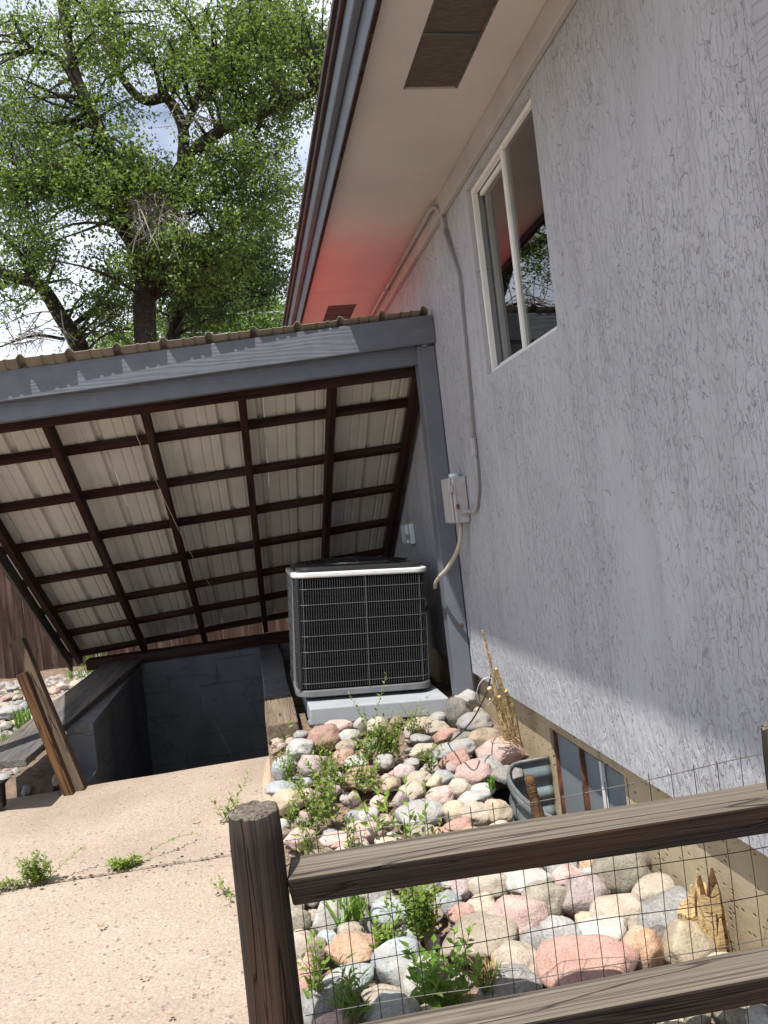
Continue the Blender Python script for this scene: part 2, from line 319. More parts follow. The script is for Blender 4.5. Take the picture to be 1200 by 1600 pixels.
ROCKC = {
 'pink': ((0.42, 0.235, 0.19), (0.56, 0.37, 0.31), (0.17, 0.10, 0.09), 0),
 'red': ((0.38, 0.165, 0.115), (0.50, 0.26, 0.19), (0.16, 0.08, 0.06), 0),
 'mauve': ((0.34, 0.235, 0.22), (0.45, 0.345, 0.325), (0.13, 0.09, 0.09), 0),
 'orange': ((0.42, 0.21, 0.08), (0.53, 0.32, 0.17), None, 0.3),
 'yellow': ((0.40, 0.30, 0.155), (0.49, 0.395, 0.24), (0.30, 0.17, 0.08), 0),
 'cream': ((0.37, 0.295, 0.205), (0.46, 0.385, 0.285), (0.33, 0.24, 0.16), 0),
 'white': ((0.33, 0.315, 0.28), (0.42, 0.40, 0.36), (0.33, 0.31, 0.28), 0.15),
 'grey': ((0.235, 0.225, 0.205), (0.34, 0.33, 0.31), None, 0.25),
 'pale': ((0.31, 0.305, 0.295), (0.41, 0.405, 0.39), (0.2, 0.2, 0.2), 0.15),
 'blue': ((0.25, 0.285, 0.30), (0.36, 0.395, 0.41), (0.13, 0.15, 0.17), 0),
 'tan': ((0.38, 0.29, 0.19), (0.49, 0.40, 0.285), None, 0.15),
 'brown': ((0.20, 0.135, 0.08), (0.31, 0.22, 0.135), None, 0.3),
 'olive': ((0.225, 0.20, 0.13), (0.33, 0.295, 0.20), None, 0.15),
 'dark': ((0.14, 0.125, 0.105), (0.23, 0.205, 0.175), None, 0.3),
}
def fade(c, f=0.36):
    g_ = sum(c) / 3; return tuple((x * (1 - f) + g_ * f) for x in c)
for k, a in ROCKC.items(): M['r_' + k] = m_rock(k + '_stone', fade(a[0]), fade(a[1]), a[2], a[3])

# ------------------------------------------------------------------ mesh helpers
class G:
    def __init__(s): s.v = []; s.f = []; s.mi = []; s.cur = 0
    def face(s, idx): s.f.append(tuple(idx)); s.mi.append(s.cur)
    def quad(s, *p):
        b = len(s.v); s.v += [tuple(q) for q in p]; s.face(range(b, b + len(p)))
    def box(s, lo, hi):
        b = len(s.v)
        for z in (lo[2], hi[2]):
            s.v += [(lo[0], lo[1], z), (hi[0], lo[1], z), (hi[0], hi[1], z), (lo[0], hi[1], z)]
        for q in ((3, 2, 1, 0), (4, 5, 6, 7), (0, 1, 5, 4), (1, 2, 6, 5), (2, 3, 7, 6), (3, 0, 4, 7)): s.face([b + i for i in q])
    def tube(s, pts, r, n=6, cap=True):
        pts = [Vector(p) for p in pts]
        if isinstance(r, (int, float)): r = [r] * len(pts)
        t0 = (pts[1] - pts[0]).normalized(); up = Vector((0, 0, 1)) if abs(t0.z) < 0.9 else Vector((1, 0, 0))
        a = t0.cross(up).normalized(); b0 = len(s.v)
        for i, p in enumerate(pts):
            t = (pts[min(i + 1, len(pts) - 1)] - pts[max(i - 1, 0)]).normalized()
            a = (a - t * a.dot(t)).normalized(); c = t.cross(a)
            for k in range(n):
                w = 2 * math.pi * k / n; q = p + (a * math.cos(w) + c * math.sin(w)) * r[i]; s.v.append(tuple(q))
        for i in range(len(pts) - 1):
            for k in range(n):
                k2 = (k + 1) % n; A = b0 + i * n; B = A + n
                s.face((A + k, A + k2, B + k2, B + k))
        if cap:
            s.face([b0 + k for k in range(n)][::-1]); e = b0 + (len(pts) - 1) * n; s.face([e + k for k in range(n)])
    def prism(s, poly, z0, z1):
        n = len(poly); b = len(s.v)
        zf = (lambda z, i: z[i] if isinstance(z, (list, tuple)) else z)
        s.v += [(p[0], p[1], zf(z0, i)) for i, p in enumerate(poly)] + [(p[0], p[1], zf(z1, i)) for i, p in enumerate(poly)]
        s.face([b + i for i in range(n)][::-1]); s.face([b + n + i for i in range(n)])
        for i in range(n): j = (i + 1) % n; s.face((b + i, b + j, b + n + j, b + n + i))
    def mesh(s, name):
        me = bpy.data.meshes.new(name); me.from_pydata(s.v, [], s.f); me.update(); return me

def link(name, me, mats, parent=None, smooth=False, bevel=0.0, kind=None):
    o = bpy.data.objects.new(name, me); col.objects.link(o)
    for mm in (mats if isinstance(mats, (list, tuple)) else [mats]): me.materials.append(mm)
    if smooth: me.polygons.foreach_set('use_smooth', [True] * len(me.polygons))
    if bevel:
        b = o.modifiers.new('bevel', 'BEVEL'); b.width = bevel; b.segments = 2; b.limit_method = 'ANGLE'; b.angle_limit = 0.6
    if parent is not None:
        o.parent = parent; o.matrix_parent_inverse = Matrix.Translation(parent.location).inverted()
    if kind: o['kind'] = kind
    return o
def build(g, name, mats, parent=None, smooth=False, bevel=0.0, kind=None):
    me = g.mesh(name)
    o = link(name, me, mats, parent, smooth, bevel, kind)
    if any(g.mi): me.polygons.foreach_set('material_index', g.mi)
    return o
def tag(o, label, cat, group=None, kind=None):
    o['label'] = label; o['category'] = cat
    if group: o['group'] = group
    if kind: o['kind'] = kind
    return o
def thing(name, label, cat, loc=(0, 0, 0), group=None):
    o = bpy.data.objects.new(name, None); o.empty_display_size = 0.1; col.objects.link(o); o.location = loc
    return tag(o, label, cat, group)
def boxo(name, lo, hi, mat, parent=None, bevel=0.0):
    g = G(); g.box(lo, hi); return build(g, name, mat, parent, bevel=bevel)

def timber(name, p0, p1, w, h, mat, parent=None, up=(0, 0, 1), rough=0.0, segs=1, bevel=0.004, seed=0, topmat=None, round_=0.0, roll=0.0):
    """A piece of wood whose grain axis is its own local X; w sideways, h along up."""
    p0 = Vector(p0); p1 = Vector(p1); L = (p1 - p0).length; x = (p1 - p0) / L
    up = Vector(up); y = up.cross(x).normalized(); z = x.cross(y)
    if roll: q = Matrix.Rotation(roll, 3, x); y = q @ y; z = q @ z
    r = random.Random(seed + 11); bm = bmesh.new()
    if round_ > 0:
        sec = []
        for k in range(16):
            a = 2 * math.pi * (k + 0.5) / 16; c, s_ = math.cos(a), math.sin(a); e = round_
            sec.append((math.copysign(abs(c) ** e, c) * w / 2, math.copysign(abs(s_) ** e, s_) * h / 2))
    else: sec = [(w / 2, -h / 2), (w / 2, h / 2), (-w / 2, h / 2), (-w / 2, -h / 2)]
    rings = []
    for i in range(segs + 1):
        u = i / segs * L - L / 2; ring = []
        for (a, b) in sec:
            d = Vector((u * 1.7 + seed, a * 30, b * 30)); k = 1 + rough * mnoise.noise(d) * 2
            e = rough * 0.03 * mnoise.noise(Vector((u * 0.9 + seed, 3.3, 1.1)))
            ring.append(bm.verts.new((u + (rough * 0.25 * w * r.uniform(-1, 1) if i in (0, segs) else 0), a * k + e, b * k)))
        rings.append(ring)
    n = len(sec)
    for i in range(segs):
        for k in range(n): bm.faces.new((rings[i][k], rings[i][(k + 1) % n], rings[i + 1][(k + 1) % n], rings[i + 1][k]))
    bm.faces.new(rings[0][::-1]); bm.faces.new(rings[-1])
    bmesh.ops.recalc_face_normals(bm, faces=bm.faces)
    me = bpy.data.meshes.new(name); bm.to_mesh(me); bm.free()
    mats = [mat] + ([topmat] if topmat else [])
    o = bpy.data.objects.new(name, me); col.objects.link(o)
    for mm in mats: me.materials.append(mm)
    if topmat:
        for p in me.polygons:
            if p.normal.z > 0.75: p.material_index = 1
    c = (p0 + p1) / 2; mw = Matrix.Identity(4)
    for i in range(3): mw[i][0] = x[i]; mw[i][1] = y[i]; mw[i][2] = z[i]; mw[i][3] = c[i]
    if parent is not None:
        o.parent = parent; o.matrix_parent_inverse = Matrix.Translation(parent.location).inverted()
    o.matrix_basis = mw
    if bevel and not round_:
        b = o.modifiers.new('bevel', 'BEVEL'); b.width = bevel; b.segments = 2; b.limit_method = 'ANGLE'; b.angle_limit = 0.6
    return o

def curve_pts(pts, n=6):
    """Catmull-Rom through points"""
    P = [Vector(p) for p in pts]; P = [2 * P[0] - P[1]] + P + [2 * P[-1] - P[-2]]; out = []
    for i in range(1, len(P) - 2):
        for k in range(n):
            t = k / n; a, b, c, d = P[i - 1:i + 3]
            out.append(0.5 * ((2 * b) + (c - a) * t + (2 * a - 5 * b + 4 * c - d) * t * t + (3 * b - a - 3 * c + d) * t ** 3))
    out.append(P[-2]); return out

# ================================================================== SETTING
XW = 1.10          # stucco face
# ground sheet with the stairwell, the rock bed and the slab standing in or on it
def bedz(x, y):
    a = min(max((y - 2.3) / 1.7, 0), 1); a = a * a * (3 - 2 * a)
    return 0.02 + 0.15 * a
HX0, HX1, HY0, HY1 = -1.02, -0.03, 4.40, 6.76
g = G()
R_ = 600.0
xs = [-R_, -40, -12, HX0, HX1, 1.16, 40, R_]; ys = [-R_, -40, HY0, HY1, 12, 40, R_]
for i in range(len(xs) - 1):
    for j in range(len(ys) - 1):
        if xs[i] == HX0 and ys[j] == HY0: continue
        if xs[i] == HX1 and ys[j] < HY1: continue
        g.quad((xs[i], ys[j], -0.06), (xs[i + 1], ys[j], -0.06), (xs[i + 1], ys[j + 1], -0.06), (xs[i], ys[j + 1], -0.06))
# the strip between slab and house is filled around the window well
g.quad((HX1, -R_, -0.06), (1.16, -R_, -0.06), (1.16, 2.33, -0.06), (HX1, 2.33, -0.06))
g.quad((HX1, 2.33, -0.06), (0.86, 2.33, -0.06), (0.86, 3.14, -0.06), (HX1, 3.14, -0.06))
g.quad((HX1, 3.14, -0.06), (1.16, 3.14, -0.06), (1.16, 6.76, -0.06), (HX1, 6.76, -0.06))
tag(build(g, 'ground', M['ground']), 'dry bare earth around the house and beyond the fence', 'ground', kind='structure')

# soil of the rock bed
g = G(); nx, ny = 24, 60
X0, X1_, Y0, Y1_ = -0.03, 1.15, 0.6, 4.9
idx = {}
for i in range(nx + 1):
    for j in range(ny + 1):
        x = X0 + (X1_ - X0) * i / nx; y = Y0 + (Y1_ - Y0) * j / ny
        idx[i, j] = len(g.v); g.v.append((x, y, bedz(x, y) - 0.03 + 0.02 * mnoise.noise(Vector((x * 6, y * 6, 0)))))
for i in range(nx):
    for j in range(ny):
        x = X0 + (X1_ - X0) * (i + .5) / nx; y = Y0 + (Y1_ - Y0) * (j + .5) / ny
        if x > 0.875 and 2.36 < y < 3.11: continue
        g.face((idx[i, j], idx[i + 1, j], idx[i + 1, j + 1], idx[i, j + 1]))
tag(build(g, 'rock_bed', M['soil'], smooth=True), 'brown soil bed under the river rocks beside the house', 'ground', kind='structure')

# concrete patio: two slabs with the weedy joint between
def slab_mesh(y0f, y1f, name, parent):
    g = G(); n = 44; top = []
    xa, xb = -4.2, -0.035
    for k in range(n + 1):
        x = xa + (xb - xa) * k / n
        top.append((x, y0f(x), y1f(x)))
    for k in range(n):
        a, b = top[k], top[k + 1]
        g.quad((a[0], a[1], 0), (b[0], b[1], 0), (b[0], b[2], 0), (a[0], a[2], 0))
        g.quad((a[0], a[1], -.1), (b[0], b[1], -.1), (b[0], b[1], 0), (a[0], a[1], 0))
        g.quad((b[0], b[2], -.1), (a[0], a[2], -.1), (a[0], a[2], 0), (b[0], b[2], 0))
    a = top[-1]; g.quad((a[0], a[1], -.1), (a[0], a[2], -.1), (a[0], a[2], 0), (a[0], a[1], 0))
    bm = bmesh.new(); me0 = g.mesh(name); bm.from_mesh(me0); bmesh.ops.remove_doubles(bm, verts=bm.verts, dist=1e-5)
    bmesh.ops.recalc_face_normals(bm, faces=bm.faces); bm.to_mesh(me0); bm.free()
    return link(name, me0, M['concrete'], parent, bevel=0.008)
patio = thing('patio', 'pinkish tan concrete patio with a weedy joint in front of the stairwell', 'patio', (-1.5, 2.5, 0)); patio['kind'] = 'structure'
jn = lambda x, s: 3.16 - 0.075 * (x + 0.7) + 0.012 * mnoise.noise(Vector((x * 5, 1, 0))) + s * (0.009 + 0.006 * mnoise.noise(Vector((x * 11, 7, s))))
slab_mesh(lambda x: 0.4, lambda x: jn(x, -1), 'slab', patio)
slab_mesh(lambda x: jn(x, 1), lambda x: 4.385 + 0.008 * mnoise.noise(Vector((x * 4, 3, 0))), 'slab', patio)

g = G(); rj = random.Random(21)
for k in range(420):
    x = rj.uniform(-3.0, -0.1); y = jn(x, 0) + rj.gauss(0, 0.012 + 0.03 * (rj.random() < .3)); r = rj.uniform(.003, .009); a = rj.uniform(0, 6.28); b = len(g.v)
    for t in range(4): g.v.append((x + r * math.cos(a + t * 1.57) * rj.uniform(.5, 1.6), y + r * math.sin(a + t * 1.57) * rj.uniform(.4, 1), .001 + rj.uniform(0, .004)))
    g.v.append((x, y, r * rj.uniform(.3, .8) + .002))
    for t in range(4): g.face((b + t, b + (t + 1) % 4, b + 4))
    g.mi[-4:] = [k % 3] * 4
tag(build(g, 'joint_litter', [M['soil'], M['dry'], M['bark']]), 'dry crumbs and leaf litter along the patio joint', 'litter', kind='stuff')

# ------------------------------------------------------------------ stairwell
sw = thing('stairwell', 'dark grey painted masonry stairwell sunk below the metal cover', 'stairwell', (-0.5, 5.5, -1.6)); sw['kind'] = 'structure'
boxo('back_wall', (-1.3, 6.76, -2.0), (1.10, 6.93, 0.27), M['darkwall'], sw)
boxo('left_wall', (-1.17, 4.74, -2.0), (-1.02, 6.757, 0.255), M['darkwall'], sw)
boxo('left_wall', (-1.17, 4.39, -2.0), (-1.02, 4.738, -0.012), M['darkwall'], sw)
boxo('right_wall', (-0.03, 4.39, -2.0), (0.12, 6.757, 0.10), M['darkwall'], sw)
boxo('front_wall', (-1.017, 4.375, -2.0), (-0.033, 4.40, -0.101), M['step'], sw)
boxo('stairwell_floor', (-1.02, 4.40, -2.0), (-0.03, 6.757, -1.9), M['step'], sw)
for k in range(7):
    boxo('step', (-1.017, 4.401 + 0.26 * k, -1.9), (-0.033, 4.401 + 0.26 * (k + 1) - 0.002, -0.19 - 0.2 * k), M['step'], sw)
timber('sill_beam', (-1.45, 6.80, 0.312), (1.09, 6.80, 0.318), 0.16, 0.085, M['wood_red'], sw)
# tapered, worn cap boards on the left wall
g = G(); g.prism([(-1.20, 4.05), (-1.00, 6.74), (-1.32, 6.74), (-1.47, 4.12)], [.235, .27, .27, .235], [.275, .31, .31, .275])
# own-axis grain: turn the mesh so that x runs along the board
cap = build(g, 'cap_board', M['wood_cap'], sw, bevel=0.006)
bm = bmesh.new(); bm.from_mesh(cap.data); bmesh.ops.rotate(bm, verts=bm.verts, matrix=Matrix.Rotation(-math.pi / 2, 3, 'Z')); bm.to_mesh(cap.data); bm.free()
cap.rotation_euler = (0, 0, math.pi / 2)
# curb on the right of the stairs with its big end block
timber('curb_beam', (0.055, 4.06, 0.20), (0.055, 4.72, 0.207), 0.17, 0.10, M['wood_grey'], sw, bevel=0.008, rough=0.04, segs=10, seed=4)
timber('curb_beam', (0.055, 4.725, 0.205), (0.055, 6.74, 0.225), 0.165, 0.10, M['darkwall'], sw, bevel=0.008, rough=0.03, segs=10, seed=6)
g = G(); g.box((0.14, 4.95, 0.0), (1.09, 6.757, 0.12)); build(g, 'soil_fill', M['soil'], sw)
timber('end_block', (0.055, 4.075, 0.09), (0.055, 4.36, 0.09), 0.155, 0.118, M['curb'], sw, bevel=0.01, rough=0.05, segs=4, seed=5)
g = G(); LP = curve_pts([(-0.052, 3.55, -0.03), (-0.052, 3.75, -0.022), (-0.045, 3.93, 0.002), (-0.018, 4.05, 0.045), (0.03, 4.11, 0.085)], 5)
g.tube(LP, [0.026 + 0.018 * k / (len(LP) - 1) for k in range(len(LP))], 14); build(g, 'curved_lip', M['curb'], sw, smooth=True)
boxo('nail', (0.045, 4.20, 0.25), (0.055, 4.21, 0.268), M['rust'], sw)

# ------------------------------------------------------------------ house
house = thing('house', 'grey stucco house with beige soffit and window on the right', 'house', (XW, 4.5, 0)); 
WY0, WY1, WZ0, WZ1 = 2.45, 3.23, 1.82, 2.64
SB, ST, YN, YF = 0.36, 2.775, 1.385, 15.0
def stucco_wall():
    g = G(); X2 = XW + 0.14
    def rect(y0, y1, z0, z1): g.quad((XW, y0, z0), (XW, y0, z1), (XW, y1, z1), (XW, y1, z0))
    rect(YN, WY0, SB, ST); rect(WY1, YF, SB, ST); rect(WY0, WY1, SB, WZ0); rect(WY0, WY1, WZ1, ST)
    g.quad((XW, YN, SB), (X2, YN, SB), (X2, YN, ST), (XW, YN, ST)); g.quad((XW, YF, SB), (XW, YF, ST), (X2, YF, ST), (X2, YF, SB))
    g.quad((XW, YN, SB), (XW, YF, SB), (X2, YF, SB), (X2, YN, SB))
    d = XW + 0.10  # reveals
    g.quad((XW, WY0, WZ0), (XW, WY1, WZ0), (d, WY1, WZ0), (d, WY0, WZ0)); g.quad((XW, WY0, WZ1), (d, WY0, WZ1), (d, WY1, WZ1), (XW, WY1, WZ1))
    g.quad((XW, WY0, WZ0), (d, WY0, WZ0), (d, WY0, WZ1), (XW, WY0, WZ1)); g.quad((XW, WY1, WZ0), (XW, WY1, WZ1), (d, WY1, WZ1), (d, WY1, WZ0))
    return build(g, 'stucco_wall', M['stucco'], house)
stucco_wall()
# wood-grained painted siding beyond the stucco edge, near the camera
boxo('siding_panel', (1.085, 0.9, -0.1), (1.24, 1.345, ST), M['panel_paint'], house, 0.006)
boxo('siding_panel', (1.085, 0.4, -0.1), (1.24, 0.89, ST), M['panel_paint'], house, 0.006)
boxo('corner_strip', (1.094, 1.352, 0.0), (1.24, 1.382, ST), M['stucco'], house, 0.008)
# foundation with the basement window opening
FX = 1.135; BY0, BY1, BZ0, BZ1 = 2.42, 3.07, -0.22, 0.30
g = G()
for (a, b, c, d) in ((1.385, BY0, -.5, SB), (BY1, 15.0, -.5, SB), (BY0, BY1, BZ1, SB), (BY0, BY1, -.5, BZ0)):
    g.quad((FX, a, c), (FX, a, d), (FX, b, d), (FX, b, c))
e = FX + 0.12
g.quad((FX, BY0, BZ0), (FX, BY1, BZ0), (e, BY1, BZ0), (e, BY0, BZ0)); g.quad((FX, BY0, BZ1), (e, BY0, BZ1), (e, BY1, BZ1), (FX, BY1, BZ1))
g.quad((FX, BY0, BZ0), (e, BY0, BZ0), (e, BY0, BZ1), (FX, BY0, BZ1)); g.quad((FX, BY1, BZ0), (FX, BY1, BZ1), (e, BY1, BZ1), (e, BY1, BZ0))
fnd = build(g, 'foundation', M['foundation'], house)
bwf = G(); f = 0.014; xa, xb = FX + 0.012, FX + 0.026
bwf.box((xa, BY0, BZ1 - f), (xb, BY1, BZ1)); bwf.box((xa, BY0, BZ0), (xb, BY1, BZ0 + f)); bwf.box((xa, BY0, BZ0 + f), (xb, BY0 + f, BZ1 - f)); bwf.box((xa, BY1 - f, BZ0 + f), (xb, BY1, BZ1 - f))
bwf.box((xa - .004, 2.79, BZ0 + f), (xb, 2.803, BZ1 - f))
bwin = build(bwf, 'basement_window', M['rust'], house)
for (a, b) in ((BY0 + f, 2.79), (2.803, BY1 - f)):
    boxo('pane', (xa + .014, a, BZ0 + f), (xa + .018, b, BZ1 - f), M['dusty_glass'], bwin)
boxo('curtain', (xa + .022, BY0 + .02, BZ0 + .01), (xa + .028, 2.60, BZ1 - .01), M['curtain'], bwin)
boxo('curtain', (xa + .024, 2.64, BZ0 + .01), (xa + .030, BY1 - .02, BZ1 - .01), M['curtain'], bwin)
boxo('mullion', (xa - .002, 2.615, BZ0 + f), (xa + .010, 2.632, BZ1 - f), M['vinyl'], bwin)
boxo('interior_wall', (e + .002, BY0 - .1, BZ0 - .1), (e + .03, BY1 + .1, BZ1 + .05), M['interior'], bwin)

# soffit panels with vent openings, frieze, fascia, roof edge
SX0, SX1, SZ = 0.545, 1.10, 2.77
VX0, VX1 = 0.715, 0.92
def soffit_panel(y0, y1, vents):
    g = G(); cur = y0
    def q(xa, xb, ya, yb): g.box((xa, ya, SZ), (xb, yb, SZ + 0.012))
    for (a, b) in vents:
        q(SX0, SX1, cur, a); q(SX0, VX0, a, b); q(VX1, SX1, a, b); cur = b
    q(SX0, SX1, cur, y1)
    return build(g, 'soffit_panel', M['soffit'], house)
def vent(par, y0, y1, cuts):
    e = [y0] + cuts + [y1]
    for i in range(len(e) - 1):
        s = boxo('vent_screen', (VX0 + .004, e[i] + .004, SZ + .007), (VX1 - .004, e[i + 1] - .004, SZ + .0105), M['screen'], par)
    g = G(); w = 0.008
    for c in cuts: g.box((VX0, c - w, SZ + .004), (VX1, c + w, SZ + .0065))
    g.box((VX0, y0, SZ + .003), (VX0 + w, y1, SZ + .006)); g.box((VX1 - w, y0, SZ + .003), (VX1, y1, SZ + .006))
    build(g, 'vent_frame', M['wood_cap'], par)
p1 = soffit_panel(0.2, 5.02, [(1.35, 2.665)]); vent(p1, 1.35, 2.665, [2.36])
p2 = soffit_panel(5.023, 7.4, [(5.33, 5.78)]); vent(p2, 5.33, 5.78, [5.47, 5.62])
p3 = soffit_panel(7.403, 15.0, [(8.8, 9.25)]); vent(p3, 8.8, 9.25, [9.0])
boxo('frieze_board', (1.072, YN, 2.672), (1.0985, 15.0, 2.7685), M['frieze'], house, 0.004)
boxo('fascia_board', (0.525, 0.2, 2.735), (0.5435, 15.0, 2.93), M['fascia'], house, 0.004)
boxo('fascia_edge', (0.527, 0.2, 2.726), (0.5425, 15.0, 2.7335), M['wood_red'], house, 0.001)
boxo('fascia_trim', (0.492, 0.2, 2.83), (0.523, 15.0, 2.932), M['fascia'], house, 0.006)
boxo('drip_edge', (0.474, 0.2, 2.905), (0.490, 15.0, 2.935), M['maroon'], house, 0.004)
g = G(); g.prism([(0.46, 0.2), (3.2, 0.2), (3.2, 15.0), (0.46, 15.0)], [2.937, 3.9, 3.9, 2.937], [2.96, 3.93, 3.93, 2.96])
build(g, 'roof', M['shingle'], house)
boxo('window_trim', (1.068, 6.9, 2.3), (1.099, 8.3, 2.671), M['curb'], house, 0.004)

# slider window
win = bpy.data.objects.new('window', None); col.objects.link(win); win.parent = house; win.matrix_parent_inverse = Matrix.Translation(house.location).inverted(); win.location = (XW, 2.84, WZ0)
def wpart(name, lo, hi, mat, bev=0.003):
    o = boxo(name, lo, hi, mat, None, bev); o.parent = win
    o.matrix_parent_inverse = Matrix.Translation(Vector(win.location)).inverted(); return o
fw = 0.021; xa, xb = XW + 0.018, XW + 0.046
wpart('frame', (xa, WY0 + .002, WZ1 - fw), (xb, WY1 - .002, WZ1 - .002), M['vinyl'])
wpart('frame', (xa, WY0 + .002, WZ0 + .002), (xb, WY1 - .002, WZ0 + fw), M['vinyl'])
wpart('frame', (xa + .001, WY0 + .003, WZ0 + fw), (xb, WY0 + fw, WZ1 - fw), M['vinyl'])
wpart('frame', (xa + .001, WY1 - fw + .002, WZ0 + fw), (xb, WY1 - .003, WZ1 - fw), M['vinyl'])
wpart('mullion', (xa + .004, 2.822, WZ0 + fw), (xb - .002, 2.846, WZ1 - fw), M['vinyl'])
s1 = wpart('sash', (xa + .03, 2.851, WZ1 - fw - .02), (xa + .06, WY1 - fw - .013, WZ1 - fw - .001), M['vinyl'])
wpart('sash', (xa + .03, 2.851, WZ0 + fw + .001), (xa + .06, WY1 - fw - .013, WZ0 + fw + .02), M['vinyl'])
wpart('pane', (xa + .042, 2.851, WZ0 + fw + .021), (xa + .046, WY1 - fw - .014, WZ1 - fw - .021), M['glass'], 0)
wpart('pane', (xa + .016, WY0 + fw + .001, WZ0 + fw + .001), (xa + .020, 2.821, WZ1 - fw - .001), M['glass'], 0)
# the dim room behind, with a curtain drawn to one side
g = G(); rx0, rx1, ry0, ry1, rz0, rz1 = XW + .145, 3.6, 1.6, 4.8, 0.9, 2.76
g.quad((rx1, ry0, rz0), (rx1, ry1, rz0), (rx1, ry1, rz1), (rx1, ry0, rz1)); g.quad((rx0, ry0, rz0), (rx1, ry0, rz0), (rx1, ry0, rz1), (rx0, ry0, rz1))
g.quad((rx0, ry1, rz0), (rx1, ry1, rz0), (rx1, ry1, rz1), (rx0, ry1, rz1)); g.quad((rx0, ry0, rz0), (rx1, ry0, rz0), (rx1, ry1, rz0), (rx0, ry1, rz0))
g.quad((rx0, ry0, rz1), (rx1, ry0, rz1), (rx1, ry1, rz1), (rx0, ry1, rz1))
g.quad((rx0, ry0, rz0), (rx0, WY0, rz0), (rx0, WY0, rz1), (rx0, ry0, rz1)); g.quad((rx0, WY1, rz0), (rx0, ry1, rz0), (rx0, ry1, rz1), (rx0, WY1, rz1))
g.quad((rx0, WY0, rz0), (rx0, WY1, rz0), (rx0, WY1, WZ0), (rx0, WY0, WZ0)); g.quad((rx0, WY0, WZ1), (rx0, WY1, WZ1), (rx0, WY1, rz1), (rx0, WY0, rz1))
build(g, 'room', M['interior'], house)
g = G(); n = 40
for k in range(n):
    y0 = 3.08 + 0.34 * k / n; y1 = 3.08 + 0.34 * (k + 1) / n
    w0 = 0.015 * math.sin(k * 1.1); w1 = 0.015 * math.sin((k + 1) * 1.1)
    g.quad((XW + .20 + w0, y0, 1.4), (XW + .20 + w1, y1, 1.4), (XW + .20 + w1, y1, 2.7), (XW + .20 + w0, y0, 2.7))
build(g, 'curtain', M['curtain'], house, smooth=True)

# ================================================================== STAIRWELL COVER
TLT, SLP = 0.052, 0.625
def rz(x, y): return 2.277 + TLT * x - SLP * (y - 4.0)     # underside of the metal sheets
cover = thing('stairwell_cover', 'sloping metal roofed wooden cover over the stairwell beside the house', 'shed roof', (-0.2, 5.3, 0))
NRM = Vector((-TLT, SLP, 1)).normalized(); YD = Vector((0, 1, -SLP)).normalized(); XD = Vector((1, 0, TLT)).normalized()
# ribbed sheets: cream below, red enamel above
RIB = 0.229
prof = []
def rib_profile():
    p = []; H = 0.026
    for k in range(4):
        o = k * RIB
        p += [(o + 0.0, 0), (o + 0.068, 0), (o + 0.074, .005), (o + 0.084, .005), (o + 0.090, 0), (o + 0.124, 0), (o + 0.130, .005), (o + 0.140, .005), (o + 0.146, 0), (o + 0.183, 0), (o + 0.196, H), (o + 0.204, H + .003), (o + 0.212, H), (o + RIB - .001, 0.0)]
    return p
for k in range(3):
    x0 = -1.675 + k * 4 * RIB + 0.004
    g = G(); pr = [(a, h) for a, h in rib_profile() if x0 + a < 1.092]
    e0 = 3.992 + 0.004 * k
    for lay, off in ((0, 0.0), (1, 0.0025), (2, 0.0), (3, 0.0025)):
        ends = (e0 + 0.07, 6.93) if lay < 2 else (e0, e0 + 0.07)
        g.cur = (0, 1, 2, 1)[lay]; b = len(g.v); m2 = len(pr)
        for yy in ends:
            for (a, h) in pr:
                q = Vector((x0 + a, yy, rz(x0 + a, yy))) + NRM * (h + off + 0.002 * k); g.v.append(tuple(q))
        for i in range(m2 - 1):
            f = (b + i, b + i + 1, b + m2 + i + 1, b + m2 + i); g.face(f if lay % 2 else f[::-1])
    g.cur = 2
    for (s, s2) in ((4 * m2, 6 * m2), (m2, 3 * m2)):
        for i in range(m2 - 1): g.face((s + i, s + i + 1, s2 + i + 1, s2 + i))
    build(g, 'roof_panel', [M['cream'], M['redroof'], M['sheet_edge']], cover)
# purlins and rafters
PY = [4.27, 4.60, 4.98, 5.37, 5.75, 6.13, 6.49, 6.83]
def rp(x, y, off): return Vector((x, y, rz(x, y))) - NRM * off
for i, y in enumerate(PY):
    timber('purlin', rp(-1.60, y, 0.024), rp(1.085, y + 0.0, 0.024), 0.052 if i else 0.07, 0.04, M['wood_red'], cover, up=NRM, rough=0.05, segs=12, seed=20 + i)
for i, x in enumerate((-1.50, -0.985, -0.485, 0.035, 0.54, 1.045)):
    a = rp(x, 4.215, 0.092); b = rp(x - 0.0, 6.86 if i else 6.80, 0.092)
    timber('rafter', a, b, 0.042, 0.092, M['wood_red'], cover, up=NRM, rough=0.03, segs=10, seed=40 + i)
timber('edge_board', rp(-1.585, 4.1, 0.10), rp(-1.585, 6.85, 0.10), 0.024, 0.12, M['wood_cap'], cover, up=NRM, seed=51)
timber('ledger', (-1.6, 4.185, 2.028 + TLT * -1.93), (1.03, 4.185, 2.028 + TLT * 0.7), 0.04, 0.092, M['wood_red'], cover, rough=0.03, segs=10, seed=52)
